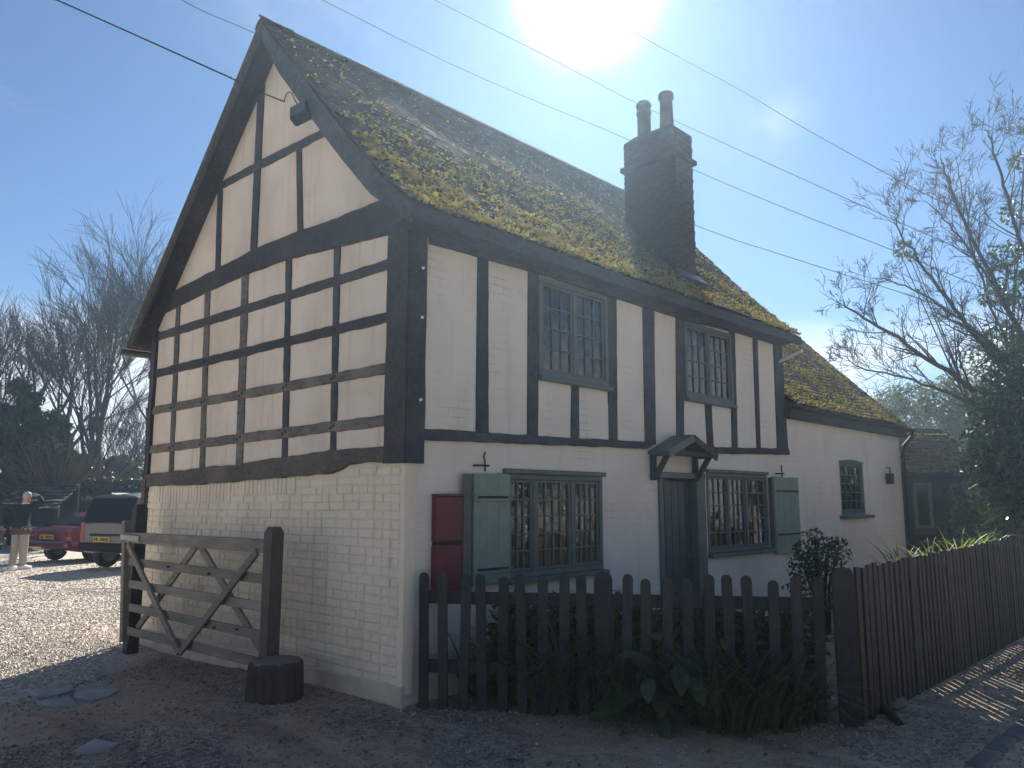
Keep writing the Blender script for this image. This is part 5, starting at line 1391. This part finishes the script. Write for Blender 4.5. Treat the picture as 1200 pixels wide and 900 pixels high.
# ------------------------------------------------------------------ parked cars
M['carred'] = m_plain('dark_red_car_paint', (.16, .012, .02), .3, .5, var=.05, coat=1.0)
M['cargrey'] = m_plain('grey_green_car_paint', (.11, .11, .10), .4, .4, metal=.3, var=.06, coat=.8)
M['cardark'] = m_plain('very_dark_car_paint', (.02, .024, .03), .3, .5, var=.06, coat=.8)
M['carglass'] = m_plain('dark_car_glass', (.012, .014, .017), .3, .1, var=.05)
M['redlens'] = m_plain('red_lamp_lens', (.30, .02, .015), .2, .6)
M['clearlens'] = m_plain('clear_lamp_lens', (.45, .43, .40), .15, .6)
M['yellowplate'] = m_plain('yellow_plate', (.62, .40, .05), .45, .4, var=.06)
def car(name, loc, head, W2, L, st, paint, label, wheel_r, suv):
    e = empty(name, loc, head, label, 'car')
    rows = []
    for x, zb, hw, zl, zr, hr in st:
        half = [(hw * .86, zb), (hw * .98, zb + .10), (hw, (zb + zl) / 2), (hw * .97, zl), (hr, zr - .05 if zr > zl + .1 else zl + .002), (hr * .82, zr), (hr * .4, zr + .018)]
        rows.append([(x, y, z) for y, z in half] + [(x, -y, z) for y, z in half[::-1]])
    n = len(rows[0]); mb = MB(); fs = []
    for i in range(len(rows) - 1):
        for k in range(n): a, b = i * n + k, i * n + (k + 1) % n; fs.append((a, a + n, b + n, b))
    fs.append(tuple(range(n))); fs.append(tuple((len(rows) - 1) * n + k for k in range(n))[::-1])
    mb.add([v for r in rows for v in r], fs); bo = mb.build('body', paint, e, True); bo.data.set_sharp_from_angle(angle=math.radians(28))
    V = [[Vector(p) for p in r] for r in rows]
    def glassq(nm, q, off=.006, inset=.08):
        c = sum(q, Vector()) / 4; q = [c + (p - c) * (1 - inset) for p in q]
        nn = (q[1] - q[0]).cross(q[3] - q[0]).normalized()
        if nn.dot(c - Vector((L / 2, 0, .7))) < 0: nn = -nn
        mb = MB(); mb.prism(q, nn, -.01, off, 5, 0, .003); mb.build(nm, M['carglass'], e)
    r0, r1, f1, f0 = suv['cab']
    glassq('rear_window', [V[r0][3], V[r1][4], V[r1][n - 5], V[r0][n - 4]], .05, .05)
    glassq('windscreen', [V[f0][3], V[f1][4], V[f1][n - 5], V[f0][n - 4]], .05, .08)
    for i in range(r1, f1):
        for s in (0, 1):
            A = [V[i][3], V[i][4], V[i + 1][4], V[i + 1][3]] if s == 0 else [V[i][n - 4], V[i][n - 5], V[i + 1][n - 5], V[i + 1][n - 4]]
            glassq('side_window', A, .008, .12)
    for x in (suv['wx'][0], suv['wx'][1]):
        for s in (-1, 1):
            mb = MB(); yy = s * (W2 - .10)
            prof_ = [(wheel_r * .62, -.10), (wheel_r * .95, -.10), (wheel_r, -.07), (wheel_r, .07), (wheel_r * .95, .10), (wheel_r * .62, .10)]
            mb.lathe((0, 0, 0), prof_, 18); w = mb.build('wheel', M['rubber'], e); w.location = (x, yy, wheel_r); w.rotation_euler = (PI / 2, 0, 0)
            mb = MB(); mb.lathe((0, 0, -.104), [(wheel_r * .60, 0), (wheel_r * .55, .005), (.05, .012), (.04, .196), (wheel_r * .55, .2), (wheel_r * .60, .208)], 14); mb.build('rim', M['lead'], w)
    zb_, zl_ = suv['bump']
    mb = MB(); mb.box((-.03, 0, zb_), (.14, W2 * 1.86, .20), None, .05); mb.build('bumper', suv['bmat'], e)
    mb = MB(); mb.box((L + .0, 0, zb_), (.14, W2 * 1.8, .20), None, .05); mb.build('bumper', suv['bmat'], e)
    for s in (-1, 1):
        lw, lh, lz = suv['lamp']
        mb = MB(); mb.box((.035, s * (W2 * .93 - lw / 2), lz), (.10, lw, lh), None, .015); mb.build('tail_light', M['redlens'], e)
        mb = MB(); mb.box((L - .07, s * (W2 * .82 - .12), zl_ - .02), (.12, .26, .13), None, .03); mb.build('headlight', M['clearlens'], e)
        mb = MB(); mb.box((suv['mx'], s * (W2 + .09), suv['mz']), (.10, .16, .11), None, .03); mb.build('wing_mirror', paint, e)
    pz, py = suv['plate']
    mb = MB(); mb.box((-.055 if not suv['hi'] else -.012, py, pz), (.02, .52, .115), None, .004); o = mb.build('number_plate', M['yellowplate'], e)
    mb = MB()
    for k in range(7):
        if k == 4: continue
        mb.box((o.location.x + (-.068 if not suv['hi'] else -.025), py - .2 + .064 * k + (.02 if k > 4 else 0), pz), (.004, .036, .065))
    mb.build('plate_marks', M['black'], o)
    mb = MB(); mb.box((.0 if suv['hi'] else -.02, 0, suv['trim']), (.05, W2 * 1.1, .05), None, .01); mb.build('tailgate_trim', M['black'], e)
    if suv['hi']:
        mb = MB(); mb.bar((.12, -.05, zl_ + .12), (.14, .45, zl_ + .17), .03, .03); mb.build('wiper', M['black'], e)
        mb = MB(); mb.box((.30, 0, st[r1][4] - .03), (.04, .26, .045), None, .008); mb.build('brake_light', M['clearlens'], e)
        for s in (-1, 1):
            mb = MB(); mb.tube([(.55, s * .55, st[r1][4] + .05), (2.5, s * .55, st[r1][4] + .06)], .02, 6); mb.build('roof_rail', M['lead'], e)
    return e
S_COUPE = [(0, .40, .66, .80, .80, .50), (.06, .32, .79, .88, .885, .60), (.42, .26, .83, .92, .93, .62), (1.0, .24, .84, .92, 1.25, .55), (2.0, .24, .84, .92, 1.29, .56), (3.05, .24, .84, .90, .905, .6), (4.0, .28, .80, .74, .745, .55), (4.25, .38, .64, .62, .62, .42)]
_d1 = dict(cab=(2, 3, 4, 5), wx=(.78, 3.4), bump=(.46, .70), lamp=(.34, .13, .74), bmat=M['carred'], mx=2.9, mz=.98, plate=(.66, .0), hi=False, trim=.56)
car('parked_car', (2.6, 17.9, 0), math.radians(20), .84, 4.25, S_COUPE, M['carred'], 'dark red coupe parked tail on, left of the taller grey car', .31, _d1)
S_SUV = [(0, .44, .78, 1.04, 1.05, .70), (.04, .40, .83, 1.08, 1.09, .76), (.24, .36, .85, 1.06, 1.70, .73), (1.1, .34, .86, 1.06, 1.77, .74), (2.3, .34, .86, 1.04, 1.75, .72), (3.0, .34, .85, 1.02, 1.03, .68), (3.9, .38, .82, .90, .905, .62), (4.1, .46, .72, .76, .76, .5)]
_d2 = dict(cab=(1, 2, 4, 5), wx=(.72, 3.3), bump=(.52, .88), lamp=(.13, .42, .88), bmat=M['rubber'], mx=2.8, mz=1.12, plate=(.70, .08), hi=True, trim=.80)
car('parked_car', (2.78, 14.5, 0), math.radians(20), .86, 4.1, S_SUV, M['cargrey'], 'grey green tall estate car with a yellow rear plate parked beside the gable', .33, _d2)
p = farg(-38, 27); _d3 = dict(_d1, bmat=M['cardark'])
car('parked_car', (p.x + .5, p.y, 0), math.radians(205), .84, 4.25, S_COUPE, M['cardark'], 'very dark low car mostly outside the left edge behind the man', .31, _d3)
# low pots on a bench by the shelter
p = farg(38, 29.6)
for k, (dx, lab) in enumerate(((-.25, 'white pot nearest the man by the shelter'), (0, 'white pot in the middle of three by the shelter'), (.22, 'white pot closest to the red car by the shelter'))):
    mb = MB(); q = p + RT * (dx + .2); mb.lathe((0, 0, .55), [(.07, 0), (.10, .2), (.085, .21), (.07, .1)], 10); o = mb.build('garden_pot', M['white']); o.location = (q.x, q.y, 0); tag(o, lab, 'pot', 'white pots by the shelter')
    if k == 1:
        bt_ = empty('bench', (q.x, q.y, 0), math.atan2(RT.y, RT.x), 'dark low bench carrying three white pots by the shelter', 'bench')
        mb = MB(); mb.box((0, 0, .52), (1.1, .36, .06), None, .01); mb.build('seat', M['fence'], bt_)
        for sx in (-.45, .45):
            mb = MB(); mb.box((sx, 0, .245), (.08, .3, .49)); mb.build('leg', M['fence'], bt_)

# ------------------------------------------------------------------ the man
M['skin'] = m_plain('skin', (.48, .27, .19), .5, .4, var=.06)
M['jacket'] = m_plain('navy_jacket_cloth', (.012, .016, .024), .85, .2, var=.3)
M['trousers'] = m_plain('beige_trousers', (.40, .34, .27), .85, .2, var=.1)
M['shirt'] = m_plain('brown_shirt', (.10, .06, .045), .85, .2)
M['hair'] = m_plain('white_hair', (.45, .40, .37), .7, .3, var=.15, scale=40)
man = empty('person', (1.55, 16.25, 0), math.atan2(RT.y, RT.x) - .12, 'man seen from behind in dark jacket and beige trousers, one arm raised', 'person')
def skin_obj(name, V, E_, R, mat, parent, sub=2):
    me = bpy.data.meshes.new(name); me.from_pydata(V, E_, []); me.materials.append(mat)
    o = link(name, me, parent); m = o.modifiers.new('skin', 'SKIN'); m.use_smooth_shade = True
    lay = me.skin_vertices[0].data if len(me.skin_vertices) else None
    if lay is None:
        bm = bmesh.new(); bm.from_mesh(me); bm.verts.layers.skin.verify(); bm.to_mesh(me); bm.free(); lay = me.skin_vertices[0].data
    for i, r in enumerate(R):
        lay[i].radius = r if isinstance(r, tuple) else (r, r); lay[i].use_root = (i == 0)
    s = o.modifiers.new('sub', 'SUBSURF'); s.levels = sub; s.render_levels = sub
    return o
J = {}
def body():
    V, E_, R = [], [], []
    def v(k, p, r, par=None):
        J[k] = Vector(p); V.append(p); R.append(r)
        if par is not None: E_.append((idx[par], len(V) - 1))
        idx[k] = len(V) - 1
    idx = {}
    v('pel', (-.03, 0, .96), (.15, .11)); v('waist', (-.03, 0, 1.12), (.14, .105), 'pel'); v('chest', (-.02, 0, 1.34), (.17, .115), 'waist'); v('neck', (.02, .01, 1.50), (.06, .06), 'chest')
    v('head0', (.035, .02, 1.58), (.075, .085), 'neck'); v('head1', (.045, .03, 1.68), (.085, .10), 'head0'); v('head2', (.045, .03, 1.755), (.055, .065), 'head1')
    for s, n, foot in ((-1, 'l', (-.17, -.02)), (1, 'r', (.07, .03))):
        hx = -.03 + s * .10
        v('hip' + n, (hx, 0, .90), .095, 'pel'); v('knee' + n, ((hx + foot[0]) / 2 + .0, .02, .49), .062, 'hip' + n); v('ank' + n, (foot[0], foot[1], .10), .042, 'knee' + n); v('toe' + n, (foot[0] + s * .04, foot[1] + .16, .035), .036, 'ank' + n)
    v('shl', (-.20, 0, 1.42), .065, 'chest'); v('ell', (-.27, .01, 1.14), .048, 'shl'); v('wrl', (-.22, .16, .98), .032, 'ell'); v('hal', (-.20, .22, .93), .036, 'wrl')
    v('shr', (.19, 0, 1.43), .065, 'chest'); v('elr', (.42, .06, 1.56), .048, 'shr'); v('wrr', (.24, .13, 1.70), .032, 'elr'); v('har', (.17, .14, 1.72), .036, 'wrr')
    for h, d, q in (('hal', (.01, .05, -.05), (.02, 0, 0)), ('har', (-.075, .0, .012), (0, .0, .022))):
        for k in range(4):
            b = J[h] + Vector(q) * (k - 1.5); v(h + str(k), tuple(b + Vector(d) * .7), .010, h); v(h + str(k) + 'b', tuple(b + Vector(d) * 1.15 + Vector((0, .012, 0))), .008, h + str(k))
        v(h + 't', tuple(J[h] + Vector((-.01, -.035, .02))), .011, h)
    return skin_obj('body', V, E_, R, M['skin'], man)
body()
def chain(name, keys, rad, mat, links=None, sub=2, off={}):
    V = [tuple(J[k] + Vector(off.get(k, (0, 0, 0)))) for k in keys]; E_ = links or [(i, i + 1) for i in range(len(keys) - 1)]
    return skin_obj(name, V, E_, rad, mat, man, sub)
chain('jacket', ['waist', 'chest', 'neck', 'pel', 'shl', 'ell', 'wrl', 'shr', 'elr', 'wrr'], [(.185, .14), (.215, .15), (.10, .10), (.20, .15), .105, .072, .052, .105, .072, .052], M['jacket'],
      [(0, 1), (1, 2), (0, 3), (1, 4), (4, 5), (5, 6), (1, 7), (7, 8), (8, 9)], off={'neck': (0, 0, -.05), 'pel': (0, 0, .02)})
chain('trousers', ['pel', 'hipl', 'kneel', 'ankl', 'hipr', 'kneer', 'ankr'], [(.155, .12), .115, .092, .082, .115, .092, .082], M['trousers'], [(0, 1), (1, 2), (2, 3), (0, 4), (4, 5), (5, 6)], off={'ankl': (0, 0, -.02), 'ankr': (0, 0, -.02)})
mb = MB(); mb.lathe((-.03, 0, .80), [(.18, .0), (.205, .03), (.20, .16), (.12, .2)], 16); o = mb.build('shirt_tail', M['shirt'], man, True); o.scale = (1.08, .98, 1)
mb = MB(); mb.lathe((.02, .01, 1.485), [(.075, 0), (.08, .03), (.066, .05)], 12); mb.build('collar', M['white'], man)
mb = MB()
hv = []
bm = bmesh.new(); bmesh.ops.create_icosphere(bm, subdivisions=3, radius=1)
for v_ in bm.verts: v_.co = Vector((v_.co.x * .090, v_.co.y * .108 - .010, v_.co.z * .085 + .012)) * (1 + .05 * noise.noise(v_.co * 6))
bmesh.ops.delete(bm, geom=[v_ for v_ in bm.verts if v_.co.y > .06 and v_.co.z < .05 or v_.co.z < -.07], context='VERTS')
me = bpy.data.meshes.new('hair'); bm.to_mesh(me); bm.free(); me.materials.append(M['hair']); o = link('hair', me, man); o.location = (.045, .03, 1.70)
mb = MB(); mb.lathe((0, 0, 0), [(.004, 0), (.016, .012), (.012, .04), (.004, .055)], 8); o = mb.build('nose', M['skin'], man, True); o.location = (.045, .128, 1.655)
for s in (-1, 1):
    mb = MB(); mb.tube([(.045 + s * .092, .02, 1.64), (.045 + s * .105, .008, 1.67), (.045 + s * .10, .012, 1.70)], [.012, .017, .010], 6); mb.build('ear', M['skin'], man, True)
    mb = MB(); mb.lathe((.045 + s * .035, .118, 1.69), [(.002, -.011), (.012, -.004), (.012, .004), (.002, .011)], 8); mb.build('eye', M['white'], man, True)
    f = J['ankl' if s < 0 else 'ankr']; mb = MB(); mb.tube([(f.x, f.y - .10, .045), (f.x + s * .015, f.y + .03, .05), (f.x + s * .05, f.y + .21, .035)], [.045, .055, .032], 8); mb.build('shoe', M['white'], man, True)
mb = MB(); mb.bar((.015, .135, 1.625), (.075, .135, 1.625), .012, .008); mb.build('mouth', M['shirt'], man)

# ------------------------------------------------------------------ thin haze added to stand in for lens veiling glare
hz = bpy.data.materials.new('veil_haze'); hz.use_nodes = True; t = hz.node_tree; t.nodes.clear()
pv = t.nodes.new('ShaderNodeVolumePrincipled'); ho = t.nodes.new('ShaderNodeOutputMaterial'); t.links.new(pv.outputs[0], ho.inputs['Volume'])
pv.inputs['Color'].default_value = (.55, .78, 1, 1); pv.inputs['Density'].default_value = .0023; pv.inputs['Anisotropy'].default_value = .72
mb = MB(); mb.box((10, 20, 6.6), (130, 130, 15.2)); tag(mb.build('veil_haze', hz), kind='stuff')
